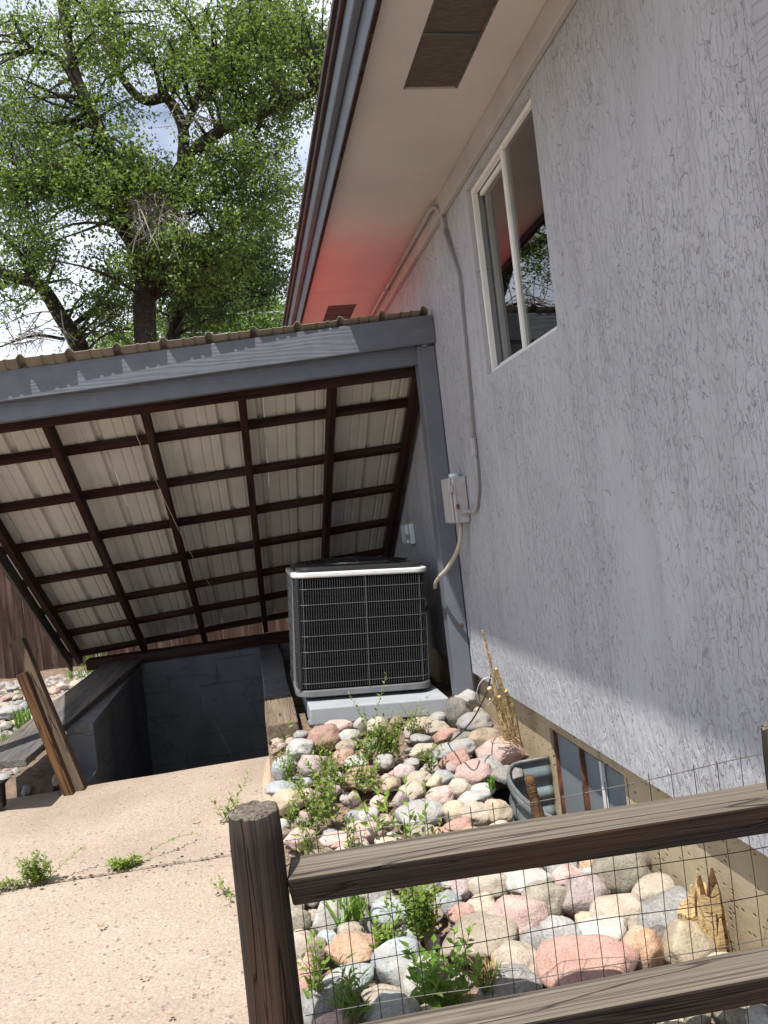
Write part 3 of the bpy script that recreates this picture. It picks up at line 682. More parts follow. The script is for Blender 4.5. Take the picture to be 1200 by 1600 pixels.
# painted face board and header
def zb(x): return 2.247 + TLT * x
timber('face_board', (-1.62, 4.077, zb(-1.62) - 0.078), (1.097, 4.022, zb(1.097) - 0.07), 0.036, 0.150, M['grey_paint'], cover, seed=60, bevel=0.003)
timber('header_beam', (-1.62, 4.125, zb(-1.62) - 0.197), (1.0, 4.085, zb(1.0) - 0.190), 0.05, 0.10, M['grey_paint'], cover, seed=61, bevel=0.003)
timber('post', (1.043, 4.09, 0.05), (1.047, 4.09, zb(1.04) - 0.15), 0.098, 0.102, M['grey_trim'], cover, up=(0, 1, 0), bevel=0.004, seed=62)
timber('post', (-1.56, 4.14, -0.05), (-1.56, 4.14, zb(-1.56) - 0.25), 0.09, 0.09, M['grey_trim'], cover, up=(0, 1, 0), bevel=0.004, seed=63)
boxo('bolt', (1.06, 4.034, 0.62), (1.075, 4.038, 0.635), M['rust'], cover)
# loose wire hanging under the roof
g = G(); a = Vector((-0.56, 4.17, 1.95)); b = Vector((-0.295, 6.0, 0.80))
g.tube([a.lerp(b, t) + Vector((0, 0, -0.10 * math.sin(math.pi * t))) for t in [i / 12 for i in range(13)]], 0.0022, 5)
tag(build(g, 'hanging_wire', M['conduit_tan'], smooth=True), 'thin tan wire sagging diagonally under the metal roof', 'wire')

# ================================================================== AIR CONDITIONER
TILT = 0.075
def tilted(root, angle, pivot):
    root.rotation_euler = (0, angle, 0)
pad = thing('equipment_pad', 'grey painted concrete pad under the air conditioner', 'pad', (0.58, 4.5, 0.262))
ang = TILT
def padpart(o, root):
    o.parent = root; o.matrix_parent_inverse = Matrix.Identity(4); return o
g = G(); g.box((-0.375, -0.40, -0.092), (0.385, 0.55, 0.0)); padpart(build(g, 'slab', M['pad'], bevel=0.008), pad); pad.rotation_euler = (0, ang, 0)
ac = thing('air_conditioner', 'square black air conditioner condenser with wire guard and pale grey rim', 'air conditioner', (0.535, 4.64, 0.289))
ac.rotation_euler = (0, ang, 0)
HA, HZ, CRN = 0.385, 0.69, 0.085
def outline(half, r, n=8):
    p = []
    for q in range(4):
        cx, cy = ((1, -1), (1, 1), (-1, 1), (-1, -1))[q]; a0 = -math.pi / 2 + q * math.pi / 2
        for k in range(n + 1):
            a = a0 + k / n * math.pi / 2; p.append((cx * (half - r) + r * math.cos(a), cy * (half - r) + r * math.sin(a)))
    return p
def ring(name, half, r, z0, z1, mat, par, bev=0.0):
    g = G(); g.prism(outline(half, r), z0, z1); o = build(g, name, mat, bevel=bev); return padpart(o, par)
for (x, y) in ((-.3, -.3), (.3, -.3), (.3, .3), (-.3, .3)):
    g = G(); g.box((x - .03, y - .03, -.024), (x + .03, y + .03, 0)); padpart(build(g, 'foot', M['black_rubber']), ac)
ring('base_pan', HA, CRN, 0.0, 0.036, M['ac_grey'], ac, 0.005)
ring('coil', HA - 0.016, CRN - .01, 0.045, HZ - 0.04, M['ac_black'], ac)
ring('top_rim', HA + 0.004, CRN, HZ - 0.034, HZ - 0.004, M['ac_light'], ac, 0.008)
ring('top_cover', HA - 0.022, CRN - .01, HZ - 0.004, HZ + 0.022, M['ac_dark'], ac, 0.01)
# wire guard wrapped round the coil
g = G(); ol = outline(HA - 0.004, CRN, 10)
per = [Vector((x, y, 0)) for x, y in ol]; per.append(per[0])
acc = [0.0]
for i in range(len(per) - 1): acc.append(acc[-1] + (per[i + 1] - per[i]).length)
def atlen(s):
    for i in range(len(per) - 1):
        if s <= acc[i + 1] + 1e-9: return per[i].lerp(per[i + 1], (s - acc[i]) / max(acc[i + 1] - acc[i], 1e-9))
    return per[0]
NV = int(acc[-1] / 0.0135)
for k in range(NV):
    p = atlen(acc[-1] * k / NV); g.tube([(p.x, p.y, 0.047), (p.x, p.y, HZ - 0.036)], 0.0009, 4, False)
padpart(build(g, 'upright_guard_wires', M['ac_wire'], kind='stuff'), ac)
for k in range(7):
    g = G(); z = 0.075 + k * 0.0865
    pp = [(q.x * 1.007, q.y * 1.007, z) for q in per]; g.tube(pp, 0.0012, 5, False)
    padpart(build(g, 'guard_hoop', M['ac_wire']), ac)
g = G()
for s in (0.0, 0.5):
    pass
for (x, y) in ((0.02, -HA + .001), (-HA + .055, -HA + .012), (HA - .055, -HA + .012)):
    g = G(); g.tube([(x, y - .004, 0.047), (x, y - .004, HZ - .036)], 0.0018, 5); padpart(build(g, 'guard_rod', M['ac_wire']), ac)
g = G(); g.tube([(-HA + .028, -HA + .03, .045), (-HA + .028, -HA + .03, HZ - .034)], 0.016, 8); padpart(build(g, 'corner_post', M['ac_dark']), ac)
g = G(); g.box((HA - .05, -HA + .10, .045), (HA - .002, HA - .08, HZ - .036)); padpart(build(g, 'service_panel', M['ac_dark'], bevel=0.006), ac)
# fan grille: concentric wires and spokes, with a motor cap
for k in range(9):
    r = 0.06 + 0.033 * k; g = G(); zt = HZ + 0.03 + 0.022 * (1 - (r / .35) ** 2)
    g.tube([(r * math.cos(a), r * math.sin(a), zt) for a in [2 * math.pi * i / 28 for i in range(29)]], 0.0022, 4, False)
    padpart(build(g, 'grille_hoop', M['ac_dark']), ac)
for k in range(12):
    a = math.pi * 2 * k / 12; g = G()
    g.tube([(r * math.cos(a), r * math.sin(a), HZ + 0.033 + 0.022 * (1 - (r / .35) ** 2)) for r in (0.05, .15, .25, .345)], 0.0028, 4)
    padpart(build(g, 'grille_spoke', M['ac_dark']), ac)
g = G(); g.tube([(0, 0, HZ + .02), (0, 0, HZ + .058)], 0.06, 16); padpart(build(g, 'motor_cap', M['ac_dark'], bevel=0.006), ac)

# ================================================================== ELECTRICS ON THE WALL
cx = 1.052
cond = thing('electrical_conduit', 'painted taupe conduit pipe running under the soffit and down the stucco', 'conduit', (1.08, 3.6, 1.5))
g = G()
g.tube([(cx, 14.5, 2.735), (cx, 3.72, 2.735)], 0.0098, 10); build(g, 'horizontal_pipe', M['conduit'], cond, smooth=True)
g = G(); g.tube(curve_pts([(cx, 3.74, 2.735), (cx, 3.64, 2.733), (cx + .012, 3.595, 2.715), (1.079, 3.575, 2.66), (1.084, 3.57, 2.58)]), 0.0108, 10); build(g, 'elbow', M['conduit'], cond, smooth=True)
def wl_(px, py, x=1.084): return onx(px, py, x)
q = [wl_(707, 345), wl_(716, 430), wl_(728, 560), wl_(739, 685)]
g = G(); g.tube([(1.084, 3.57, 2.60)] + q[1:], 0.0098, 10); build(g, 'vertical_pipe', M['conduit'], cond, smooth=True)
for (a, b, rr) in (((739, 684), (740, 694), 0.0175), ((740, 694), (742, 712), 0.0155)):
    g = G(); g.tube([wl_(*a), wl_(*b)], rr, 10); build(g, 'coupling', M['conduit'], cond, smooth=False)
g = G(); g.tube(curve_pts([wl_(741, 705), wl_(745, 735), wl_(746, 770), wl_(742, 797), (1.07, 3.70, 1.235), (1.06, 3.735, 1.228)]), 0.0098, 10); build(g, 'lower_bend', M['conduit'], cond, smooth=True)
for y in (4.9, 6.4):
    boxo('strap', (1.035, y, 2.718), (1.0705, y + .02, 2.752), M['conduit'], cond, 0.003)
dbox = thing('disconnect_box', 'small grey electrical disconnect box on the wall above the condenser', 'electrical box', (1.06, 3.85, 1.18))
boxo('enclosure', (1.022, 3.742, 1.18), (1.097, 3.90, 1.415), M['boxpaint'], dbox, 0.006)
boxo('cover', (1.008, 3.748, 1.185), (1.0205, 3.905, 1.412), M['boxpaint'], dbox, 0.005)
boxo('hasp', (1.000, 3.735, 1.335), (1.024, 3.752, 1.375), M['boxpaint'], dbox, 0.003)
boxo('hasp', (1.030, 3.733, 1.25), (1.046, 3.7405, 1.275), M['rust'], dbox, 0.002)
boxo('hinge_strip', (1.03, 3.737, 1.19), (1.036, 3.7415, 1.40), M['boxpaint'], dbox, 0.001)
g = G(); g.tube([(1.06, 3.83, 1.416), (1.06, 3.83, 1.434)], 0.026, 12); build(g, 'hub', M['white_plastic'], dbox)
whip = thing('flexible_conduit', 'tan flexible conduit curving from the disconnect box to the condenser', 'conduit', (1.05, 3.9, 1.0))
P_ = [(1.055, 3.80, 1.178), (1.053, 3.80, 1.12), (1.035, 3.83, 1.04), (0.99, 3.90, 0.95), (0.955, 3.96, 0.905), (0.945, 4.02, 0.87), (0.955, 4.08, 0.84)]
g = G(); g.tube(curve_pts(P_[:5]), 0.0115, 10); build(g, 'tan_sleeve', M['conduit_tan'], whip, smooth=True)
g = G(); g.tube(curve_pts(P_[4:]), 0.0098, 10); build(g, 'elbow', M['conduit_tan'], whip, smooth=True)
g = G(); g.tube(curve_pts([P_[-1], (0.955, 4.2, 0.76), (0.94, 4.32, 0.70), (0.92, 4.42, 0.66)]), 0.013, 10); build(g, 'dark_sleeve', M['black_rubber'], whip, smooth=True)
g = G(); g.tube([(1.055, 3.80, 1.182), (1.055, 3.80, 1.166)], 0.016, 10); build(g, 'connector', M['conduit'], whip)
ob = thing('outlet_box', 'small white weatherproof outlet box on the shaded stucco wall', 'outlet', (1.09, 5.2, 1.05))
boxo('back_box', (1.06, 5.10, 1.05), (1.098, 5.28, 1.19), M['white_plastic'], ob, 0.008)
boxo('lid', (1.035, 5.105, 1.055), (1.058, 5.275, 1.185), M['white_plastic'], ob, 0.010)
boxo('latch', (1.03, 5.098, 1.085), (1.05, 5.1045, 1.12), M['curtain'], ob, 0.002)

# ================================================================== TIMBER GARDEN FENCE
fen = thing('garden_fence', 'low weathered timber garden fence with wire mesh in the foreground', 'fence', (0.5, 1.72, 0))
def round_post(name, base, top, r, seed, groove=True):
    b = Vector(base); t = Vector(top); L = (t - b).length; n = 36; segs = 14
    bm = bmesh.new(); rings = []
    for i in range(segs + 1):
        u = i / segs * L; ringv = []
        for k in range(n):
            a = 2 * math.pi * k / n; rr = r * (1 + 0.035 * mnoise.noise(Vector((math.cos(a) * 2 + seed, math.sin(a) * 2, u * 2.0))))
            rr *= 1 - 0.05 * abs(mnoise.noise(Vector((math.cos(a) * 9, math.sin(a) * 9 + seed, u * 0.7))))
            if groove:
                d = abs((a - math.radians(238) + math.pi) % (2 * math.pi) - math.pi)
                rr *= 1 - 0.22 * max(0, 1 - d / 0.16)
                d2 = abs((a - math.radians(312) + math.pi) % (2 * math.pi) - math.pi)
                rr *= 1 - 0.08 * max(0, 1 - d2 / 0.10)
            zz = u
            if i == segs: rr *= 0.955; zz = u + 0.006 * mnoise.noise(Vector((a * 3, seed, 2)))
            ringv.append(bm.verts.new((zz, rr * math.cos(a), rr * math.sin(a))))
        rings.append(ringv)
    for i in range(segs):
        for k in range(n): bm.faces.new((rings[i][k], rings[i][(k + 1) % n], rings[i + 1][(k + 1) % n], rings[i + 1][k]))
    prev = rings[-1]
    for q in (0.8, 0.55, 0.3):
        nr = [bm.verts.new((L + 0.004 + 0.006 * mnoise.noise(Vector((v.co.y * 60 * q, v.co.z * 60 * q, seed))), v.co.y * q / 0.955, v.co.z * q / 0.955)) for v in rings[-1]]
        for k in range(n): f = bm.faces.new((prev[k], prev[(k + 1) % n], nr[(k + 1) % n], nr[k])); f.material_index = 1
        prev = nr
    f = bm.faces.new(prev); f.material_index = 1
    bmesh.ops.recalc_face_normals(bm, faces=bm.faces)
    me = bpy.data.meshes.new(name); bm.to_mesh(me); bm.free()
    o = bpy.data.objects.new(name, me); col.objects.link(o)
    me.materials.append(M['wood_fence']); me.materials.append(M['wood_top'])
    x = (t - b).normalized(); y = Vector((0, 1, 0)).cross(x).normalized(); y = -y if y.x < 0 else y; z = x.cross(y)
    mw = Matrix.Identity(4)
    for i in range(3): mw[i][0] = x[i]; mw[i][1] = y[i]; mw[i][2] = z[i]; mw[i][3] = b[i]
    o.parent = fen; o.matrix_parent_inverse = Matrix.Translation(fen.location).inverted(); o.matrix_basis = mw
    me.polygons.foreach_set('use_smooth', [True] * len(me.polygons))
    return o
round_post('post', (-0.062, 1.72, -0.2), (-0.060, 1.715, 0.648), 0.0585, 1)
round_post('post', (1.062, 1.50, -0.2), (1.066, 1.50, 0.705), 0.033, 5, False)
FA, FB = Vector((0.0, 1.735, 0)), Vector((1.06, 1.505, 0)); FD = (FB - FA).normalized(); FN = Vector((-FD.y, FD.x, 0))
def fp(u, z, off=0.0): q = FA + (FB - FA) * u + FN * off; return Vector((q.x, q.y, z))
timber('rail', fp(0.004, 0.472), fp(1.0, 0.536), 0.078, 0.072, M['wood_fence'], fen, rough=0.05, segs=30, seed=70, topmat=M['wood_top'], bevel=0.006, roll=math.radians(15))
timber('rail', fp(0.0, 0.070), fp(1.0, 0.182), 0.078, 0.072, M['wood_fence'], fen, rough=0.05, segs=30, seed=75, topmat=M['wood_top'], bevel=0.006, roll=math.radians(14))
# welded mesh on the back of the rails
def wob(x, z, s): return 0.004 * mnoise.noise(Vector((x * 4 + s, z * 5, s)))
g = G(); FL = (FB - FA).length; x = 0.012
while x < FL - 0.01:
    u = x / FL; top = 0.545 + 0.088 * u + 0.006 * mnoise.noise(Vector((x * 3, 0, 1)))
    g.tube([fp(u + wob(x, z, 3), z, 0.052 + wob(x, z, 7) * 1.5) for z in [top - (top + 0.02) * i / 10 for i in range(11)]], 0.0010, 4, False); x += 0.0508
build(g, 'upright_mesh_wires', M['steel_wire'], fen)
for kk in range(6):
    g = G(); z0 = 0.542 - 0.1016 * kk
    g.tube([fp(xx, z0 + 0.088 * xx - (0.016 * math.sin(xx * math.pi) if kk == 0 else 0.004 * math.sin(xx * 5 + kk)) + wob(xx, z0, 2), 0.054 + wob(xx, z0, 9) * 1.5) for xx in [-0.01 + 1.0 * i / 40 for i in range(41)]], 0.0011, 4, False)
    build(g, 'mesh_wire', M['steel_wire'], fen)

# ================================================================== ROCKS
def rock_variant(seed, facet):
    bm = bmesh.new(); bmesh.ops.create_icosphere(bm, subdivisions=4, radius=1.0); r = random.Random(seed)
    pl = []
    for k in range(facet):
        n = Vector((r.gauss(0, 1), r.gauss(0, 1), r.gauss(0, 0.8))).normalized(); pl.append((n, r.uniform(0.62, 0.88)))
    o = Vector((seed * 3.1, seed * 1.7, 0))
    for v in bm.verts:
        p = v.co.copy(); k = 1 + 0.26 * mnoise.noise(p * 0.9 + o) + 0.12 * mnoise.noise(p * 2.1 + o) + 0.035 * mnoise.noise(p * 5 + o) + 0.014 * mnoise.noise(p * 11 + o)
        p = p * k
        for n, d in pl:
            e = p.dot(n) - d
            if e > 0: p -= n * e * 0.85
        v.co = p
    xs = [v.co.x for v in bm.verts]; ys = [v.co.y for v in bm.verts]; zs = [v.co.z for v in bm.verts]
    c = Vector(((max(xs) + min(xs)) / 2, (max(ys) + min(ys)) / 2, (max(zs) + min(zs)) / 2)); s = Vector(((max(xs) - min(xs)) / 2, (max(ys) - min(ys)) / 2, (max(zs) - min(zs)) / 2))
    for v in bm.verts: v.co = Vector(((v.co.x - c.x) / s.x, (v.co.y - c.y) / s.y, (v.co.z - c.z) / s.z))
    me = bpy.data.meshes.new('river_rock'); bm.to_mesh(me); bm.free()
    me.polygons.foreach_set('use_smooth', [True] * len(me.polygons)); me.materials.append(M['r_grey']); return me
ROUND = [rock_variant(i, 3) for i in range(12)]; FAC = [rock_variant(30 + i, 9) for i in range(12)]
WORD = {'pink': 'pink granite', 'red': 'reddish pink', 'mauve': 'mauve', 'orange': 'rusty orange', 'yellow': 'yellow', 'cream': 'cream', 'white': 'white', 'grey': 'grey',
        'pale': 'pale grey', 'blue': 'blue-grey', 'tan': 'tan', 'brown': 'brown', 'olive': 'olive', 'dark': 'dark grey'}
placed = []
def put_rock(loc, sx, sy, sz, c, fac, rot, name='river_rock'):
    me = rnd.choice(FAC if fac else ROUND)
    o = bpy.data.objects.new(name, me); col.objects.link(o)
    o.location = loc; o.scale = (sx, sy, sz); o.rotation_euler = rot
    o.material_slots[0].link = 'OBJECT'; o.material_slots[0].material = M['r_' + c]
    return o
# centre in the photograph, half width, half height, colour, angular?
RK = [
(495,1128,13,9,'grey',0),(530,1140,21,14,'pink',0),(506,1155,24,19,'red',0),(545,1150,16,10,'white',0),(542,1167,16,9,'tan',1),(470,1172,21,15,'pale',1),(473,1152,12,10,'grey',0),
(443,1200,17,15,'blue',0),(488,1196,21,15,'mauve',1),(535,1183,18,10,'red',1),(557,1191,17,9,'white',0),(560,1216,25,14,'orange',1),(576,1228,18,9,'yellow',0),(562,1133,13,10,'white',0),(590,1132,16,10,'cream',0),
(660,1135,22,13,'tan',0),(641,1146,9,8,'mauve',0),(683,1139,18,12,'cream',0),(697,1150,20,11,'red',1),(684,1122,12,8,'grey',0),(713,1115,22,21,'dark',0),(742,1096,21,18,'grey',1),(741,1132,26,17,'grey',0),
(722,1157,19,13,'dark',0),(757,1156,24,15,'brown',1),(660,1158,17,10,'pale',0),(662,1173,22,11,'cream',0),(708,1173,32,13,'pale',0),(712,1188,23,12,'red',0),(784,1175,35,21,'pink',0),(757,1198,27,13,'grey',1),
(741,1212,30,21,'pink',1),(708,1206,10,13,'mauve',0),(632,1209,16,13,'mauve',0),(655,1216,18,10,'tan',0),(690,1217,19,13,'blue',0),(681,1223,15,11,'yellow',0),(650,1228,16,10,'cream',0),(792,1212,28,14,'grey',1),
(440,1233,23,12,'blue',0),(446,1254,26,17,'yellow',0),(476,1246,15,11,'pink',0),(442,1291,13,10,'white',0),(448,1304,11,8,'brown',0),(468,1311,23,15,'pink',1),(516,1268,12,10,'pink',0),(530,1313,28,13,'pink',0),
(547,1331,24,10,'cream',0),(576,1276,16,12,'white',0),(583,1301,18,14,'pink',1),(550,1250,12,11,'tan',0),(648,1236,20,13,'cream',0),(687,1246,20,15,'pink',0),(625,1253,14,14,'mauve',0),(658,1273,34,18,'pale',0),
(717,1233,19,14,'cream',0),(755,1235,18,9,'white',0),(741,1248,28,13,'pale',0),(709,1269,18,15,'yellow',0),(744,1273,22,18,'cream',0),(777,1271,22,19,'yellow',0),(716,1291,23,10,'red',0),(737,1301,21,9,'orange',0),
(657,1301,23,11,'olive',0),(688,1303,14,9,'orange',0),(606,1286,12,12,'pink',0),(781,1293,17,9,'cream',0),(610,1320,22,12,'cream',0),(500,1335,20,12,'brown',0),(520,1232,14,9,'mauve',0),(600,1190,15,10,'white',0),(612,1225,15,10,'yellow',0),
(470,1440,15,19,'olive',0),(516,1438,28,27,'white',0),(478,1488,29,27,'cream',0),(480,1524,22,24,'red',1),(513,1472,18,15,'blue',0),(548,1456,19,14,'tan',0),(553,1486,41,23,'orange',1),(545,1528,37,21,'blue',0),
(612,1428,30,23,'blue',0),(636,1461,18,12,'blue',0),(621,1507,39,32,'blue',0),(660,1524,36,26,'white',0),(510,1570,43,29,'grey',0),(525,1597,31,15,'pink',0),(600,1556,32,15,'tan',1),(613,1582,41,27,'pale',0),
(765,1385,31,23,'cream',0),(722,1385,17,18,'mauve',0),(750,1418,27,17,'tan',0),(722,1430,20,15,'red',0),(830,1385,35,24,'white',0),(888,1375,24,18,'pink',1),(878,1354,24,14,'pale',0),(851,1410,33,26,'olive',1),
(808,1440,45,38,'pink',0),(748,1468,60,31,'tan',1),(840,1468,27,18,'grey',0),(880,1470,32,33,'pale',0),(812,1506,38,26,'tan',0),(795,1548,47,32,'grey',0),(922,1516,72,42,'red',0),(720,1536,18,12,'mauve',0),(742,1572,32,13,'yellow',0),
(913,1403,36,31,'mauve',1),(978,1365,45,37,'olive',0),(927,1350,21,13,'orange',0),(924,1369,16,12,'blue',0),(1022,1398,33,24,'tan',1),(965,1432,41,29,'cream',0),(918,1439,18,12,'yellow',0),(948,1462,39,26,'white',0),
(1058,1432,52,32,'grey',0),(1005,1490,33,33,'orange',1),(1075,1482,39,36,'yellow',0),(1029,1467,16,16,'dark',1),(1000,1594,26,13,'grey',0),(1045,1592,24,14,'tan',0),(1090,1590,22,15,'olive',0),(1150,1582,33,22,'olive',0),(1187,1594,26,20,'blue',0),(880,1596,30,14,'pale',0),(690,1596,24,12,'tan',0),
]
LAND = [('the grey equipment pad', 600, 1110), ('the concrete end block', 440, 1125), ('the dry stalk bundle', 790, 1120), ('the curved slab edge', 425, 1215), ('the round fence post', 470, 1300),
        ('the corrugated window well', 810, 1240), ('the top fence rail', 640, 1310), ('the grey cover post', 735, 1070), ('the lower fence rail', 640, 1590), ('the tan foundation', 1040, 1370), ('the splintered stump', 1120, 1470), ('the leafy weed clump', 655, 1420), ('the broken round stick', 838, 1290)]
info = []
for (px, py, a, b, c, fac) in RK:
    p = onz(px, py, 0.10)
    for _ in range(3): p = onz(px, py, bedz(p.x, p.y) + 0.035)
    d = (p - EYE).dot(Fw); sx = a * d / FPX * 1.14; hy = b * d / FPX * 1.18
    el = math.atan2(EYE.z - p.z, math.hypot(p.x, p.y)); sy = sx * 0.82
    sz2 = hy * hy - (sy * math.sin(el)) ** 2
    sz = math.sqrt(sz2) / math.cos(el) if sz2 > 0 else 0; sz = max(sz, 0.42 * sx); sy = min(sy, max(0.5 * sx, math.sqrt(max(hy * hy - (sz * math.cos(el)) ** 2, 0)) / math.sin(el)))
    if p.x + sx > 1.125: p.x = 1.125 - sx
    fy = 1.77 - 0.22 * p.x
    if abs(p.y - fy) < 0.07: p += (p - EYE) * (0.03 if p.y > fy else -0.03)
    o = put_rock(p, sx, sy, sz, c, fac, (rnd.uniform(-.15, .15), rnd.uniform(-.15, .15) , rnd.uniform(-.25, .25)))
    placed.append((p.x, p.y, max(sx, sy) * 0.9)); info.append((o, px, py, a, b, c, fac))
used = {}
sizes = sorted(q[3] * q[4] * (1350 / q[2]) ** 4 for q in info); s1, s2 = sizes[len(sizes) // 3], sizes[2 * len(sizes) // 3]
for (o, px, py, a, b, c, fac) in info:
    ar = a * b * (1350 / py) ** 4; size = 'small' if ar < s1 else 'mid-sized' if ar < s2 else 'big'
    shape = 'angular' if fac else ('flat' if b < a * 0.55 else 'rounded')
    near = sorted(LAND, key=lambda q: math.hypot(q[1] - px, q[2] - py))
    nb = sorted([q for q in info if q[0] is not o], key=lambda q: math.hypot(q[1] - px, q[2] - py))
    cands = [f"{size} {shape} {WORD[c]} rock near {near[0][0]}"]
    for nn in nb[:4]:
        side = 'below' if py - nn[2] > abs(px - nn[1]) else 'above' if nn[2] - py > abs(px - nn[1]) else 'right of' if px > nn[1] else 'left of'
        cands.append(f"{size} {shape} {WORD[c]} rock {side} {'an' if WORD[nn[5]][0] in 'aeiou' else 'a'} {WORD[nn[5]]} rock near {near[0][0]}")
    for cd in cands:
        if cd not in used: break
    used[cd] = 1
    tag(o, cd, 'rock', 'river rocks in the bed beside the house')

# smaller stones wedged between the big ones
nf = 0; tries = 0; fcol = ['grey', 'pale', 'tan', 'mauve', 'pink', 'cream', 'blue', 'brown', 'olive']
while nf < 130 and tries < 6000:
    tries += 1
    x = rnd.uniform(0.0, 1.09); y = rnd.uniform(1.55, 4.15)
    if x > 0.84 and 2.30 < y < 3.16: continue
    if abs(y - 1.77 + 0.22 * x) < 0.07: continue
    if x > 0.15 and y > 4.0 and x < 1.0: continue
    r = rnd.uniform(0.024, 0.05) * (0.8 + 0.15 * (4.2 - y))
    if any(math.hypot(x - q[0], y - q[1]) < (q[2] * 0.85 + r * 0.45) for q in placed): continue
    placed.append((x, y, r)); c = rnd.choice(fcol); nf += 1
    o = put_rock((x, y, bedz(x, y) - 0.005 + r * 0.25), r, r * rnd.uniform(.7, 1), r * rnd.uniform(.55, .8), c, rnd.random() < .3, (rnd.uniform(-.3, .3), rnd.uniform(-.3, .3), rnd.uniform(0, 6.28)))
    v_ = Vector((x, y, bedz(x, y))) - EYE; dd = v_.dot(Fw); qx, qy = 600 + FPX * v_.dot(CR) / dd, 800 - FPX * v_.dot(CU) / dd
    near = min(LAND, key=lambda q: math.hypot(q[1] - qx, q[2] - qy))[0]
    for nn in sorted(info, key=lambda q: math.hypot(q[1] - qx, q[2] - qy))[:6]:
        side = 'below' if qy - nn[2] > abs(qx - nn[1]) else 'above' if nn[2] - qy > abs(qx - nn[1]) else 'right of' if qx > nn[1] else 'left of'
        cd = f"little {WORD[c]} stone {side} {'an' if WORD[nn[5]][0] in 'aeiou' else 'a'} {WORD[nn[5]]} rock near {near}"
        if cd not in used: break
    used[cd] = 1
    tag(o, cd, 'rock', 'little filler stones between the river rocks')
# grit and chips in the gaps
g = G()
for k in range(2600):
    x = rnd.uniform(-0.02, 1.11); y = rnd.uniform(1.3, 4.2)
    if x > 0.85 and 2.32 < y < 3.14: continue
    r = rnd.uniform(0.004, 0.012); z = bedz(x, y) - 0.02; a = rnd.uniform(0, 6.28); b = len(g.v)
    for t in range(4): g.v.append((x + r * math.cos(a + t * 1.57) * rnd.uniform(.6, 1.2), y + r * math.sin(a + t * 1.57) * rnd.uniform(.6, 1.2), z))
    g.v.append((x, y, z + r * rnd.uniform(.4, .9)))
    for t in range(4): g.face((b + t, b + (t + 1) % 4, b + 4))
    g.mi[-4:] = [k % 4] * 4
tag(build(g, 'gravel', [M['r_tan'], M['r_pale'], M['r_mauve'], M['dry']]), 'fine grit and dry litter between the river rocks', 'gravel', kind='stuff')

# rocks outside the stairwell on the left, far side
LR = [(18,1110,20,11,'pale',1),(38,1102,9,7,'blue',0),(96,1072,11,7,'cream',0),(120,1069,12,8,'tan',0),(138,1062,9,6,'pale',0),(84,1078,10,8,'red',0),(92,1093,8,8,'tan',0),(112,1083,10,7,'white',0),(10,1090,9,6,'pink',0),(28,1088,8,5,'cream',0),(8,1132,10,7,'white',0),(26,1146,8,6,'white',0),(24,1128,9,6,'cream',0),(52,1120,9,6,'pale',0),(5,1150,7,5,'dark',0),(60,1105,8,5,'cream',0),(46,1090,8,5,'pink',0),(20,1075,9,4,'pale',0),(8,1168,9,6,'tan',0),(42,1233,10,9,'grey',1),(88,1216,8,11,'tan',1)]
for i, (px, py, a, b, c, fac) in enumerate(LR):
    p = onz(px, py, 0.10 if i < 19 else 0.03)
    if i >= 19: p = ony(px, py, 4.46)
    d = (p - EYE).dot(Fw); sx = a * d / FPX * 1.1
    o = put_rock(p - Vector((0, 0, 0.01)), sx, sx * .8, max(b * d / FPX, .5 * sx), c, fac, (0, 0, rnd.uniform(0, 6)), 'garden_rock')
    lab = [f"long pale grey block lying left of the leaning stakes", "blue-grey stone touching the long pale block", "cream stone by the cap board near the plank fence", "tan stone by the cap board below the rafter end", "pale stone farthest back by the cap board", "reddish stone right of the leaning stakes", "tan stone under the reddish one beyond the cap board", "white stone against the back of the cap board", "pink stone at the left picture edge by the planks", "cream stone behind the long pale block", "white stone at the left edge above the cap board", "white stone resting beside the grass left of the stakes", "cream stone in front of the long pale block", "pale stone right of the long pale block", "dark little stone at the left edge by the cap board", "cream stone just left of the leaning stakes", "pink stone behind the blue-grey stone", "pale flat stone at the foot of the plank fence", "tan stone at the left edge touching the cap board", "grey angular stone under the cap board end", "tan jagged stone at the stairwell corner beside the stakes"][i]
    tag(o, lab, 'rock', 'garden rocks left of the stairwell')
# raised gravel bank outside the left wall
g = G(); n1, n2 = 26, 34; id2 = {}
for i in range(n1 + 1):
    for j in range(n2 + 1):
        x = -4.5 + 3.30 * i / n1; y = 4.40 + 4.2 * j / n2
        id2[i, j] = len(g.v); g.v.append((x, y, 0.05 + 0.05 * mnoise.noise(Vector((x * 3, y * 3, 2))) + 0.02 * mnoise.noise(Vector((x * 15, y * 15, 2))) - (0.12 if j == 0 else 0)))
for i in range(n1):
    for j in range(n2): g.face((id2[i, j], id2[i + 1, j], id2[i + 1, j + 1], id2[i, j + 1]))
tag(build(g, 'gravel_bank', M['soil'], smooth=True), 'pale gravelly bank outside the stairwell wall', 'ground', kind='structure')  # darker soil colour stands in for shade under the cap board
g = G()
for k in range(2600):
    x = rnd.uniform(-3.2, -1.42); y = rnd.uniform(4.5, 8.2); r = rnd.uniform(0.010, 0.038); a = rnd.uniform(0, 6.28); b = len(g.v)
    z = 0.05 + 0.05 * mnoise.noise(Vector((x * 3, y * 3, 2)))
    for t in range(5): g.v.append((x + r * math.cos(a + t * 1.257) * rnd.uniform(.8, 1.2), y + r * math.sin(a + t * 1.257) * rnd.uniform(.7, 1.1), z))
    for t in range(5): g.v.append((x + .7 * r * math.cos(a + t * 1.257), y + .7 * r * math.sin(a + t * 1.257), z + r * .6))
    for t in range(5): g.face((b + t, b + (t + 1) % 5, b + 5 + (t + 1) % 5, b + 5 + t))
    g.face([b + 5 + t for t in range(5)]); g.mi[-6:] = [k % 5] * 6
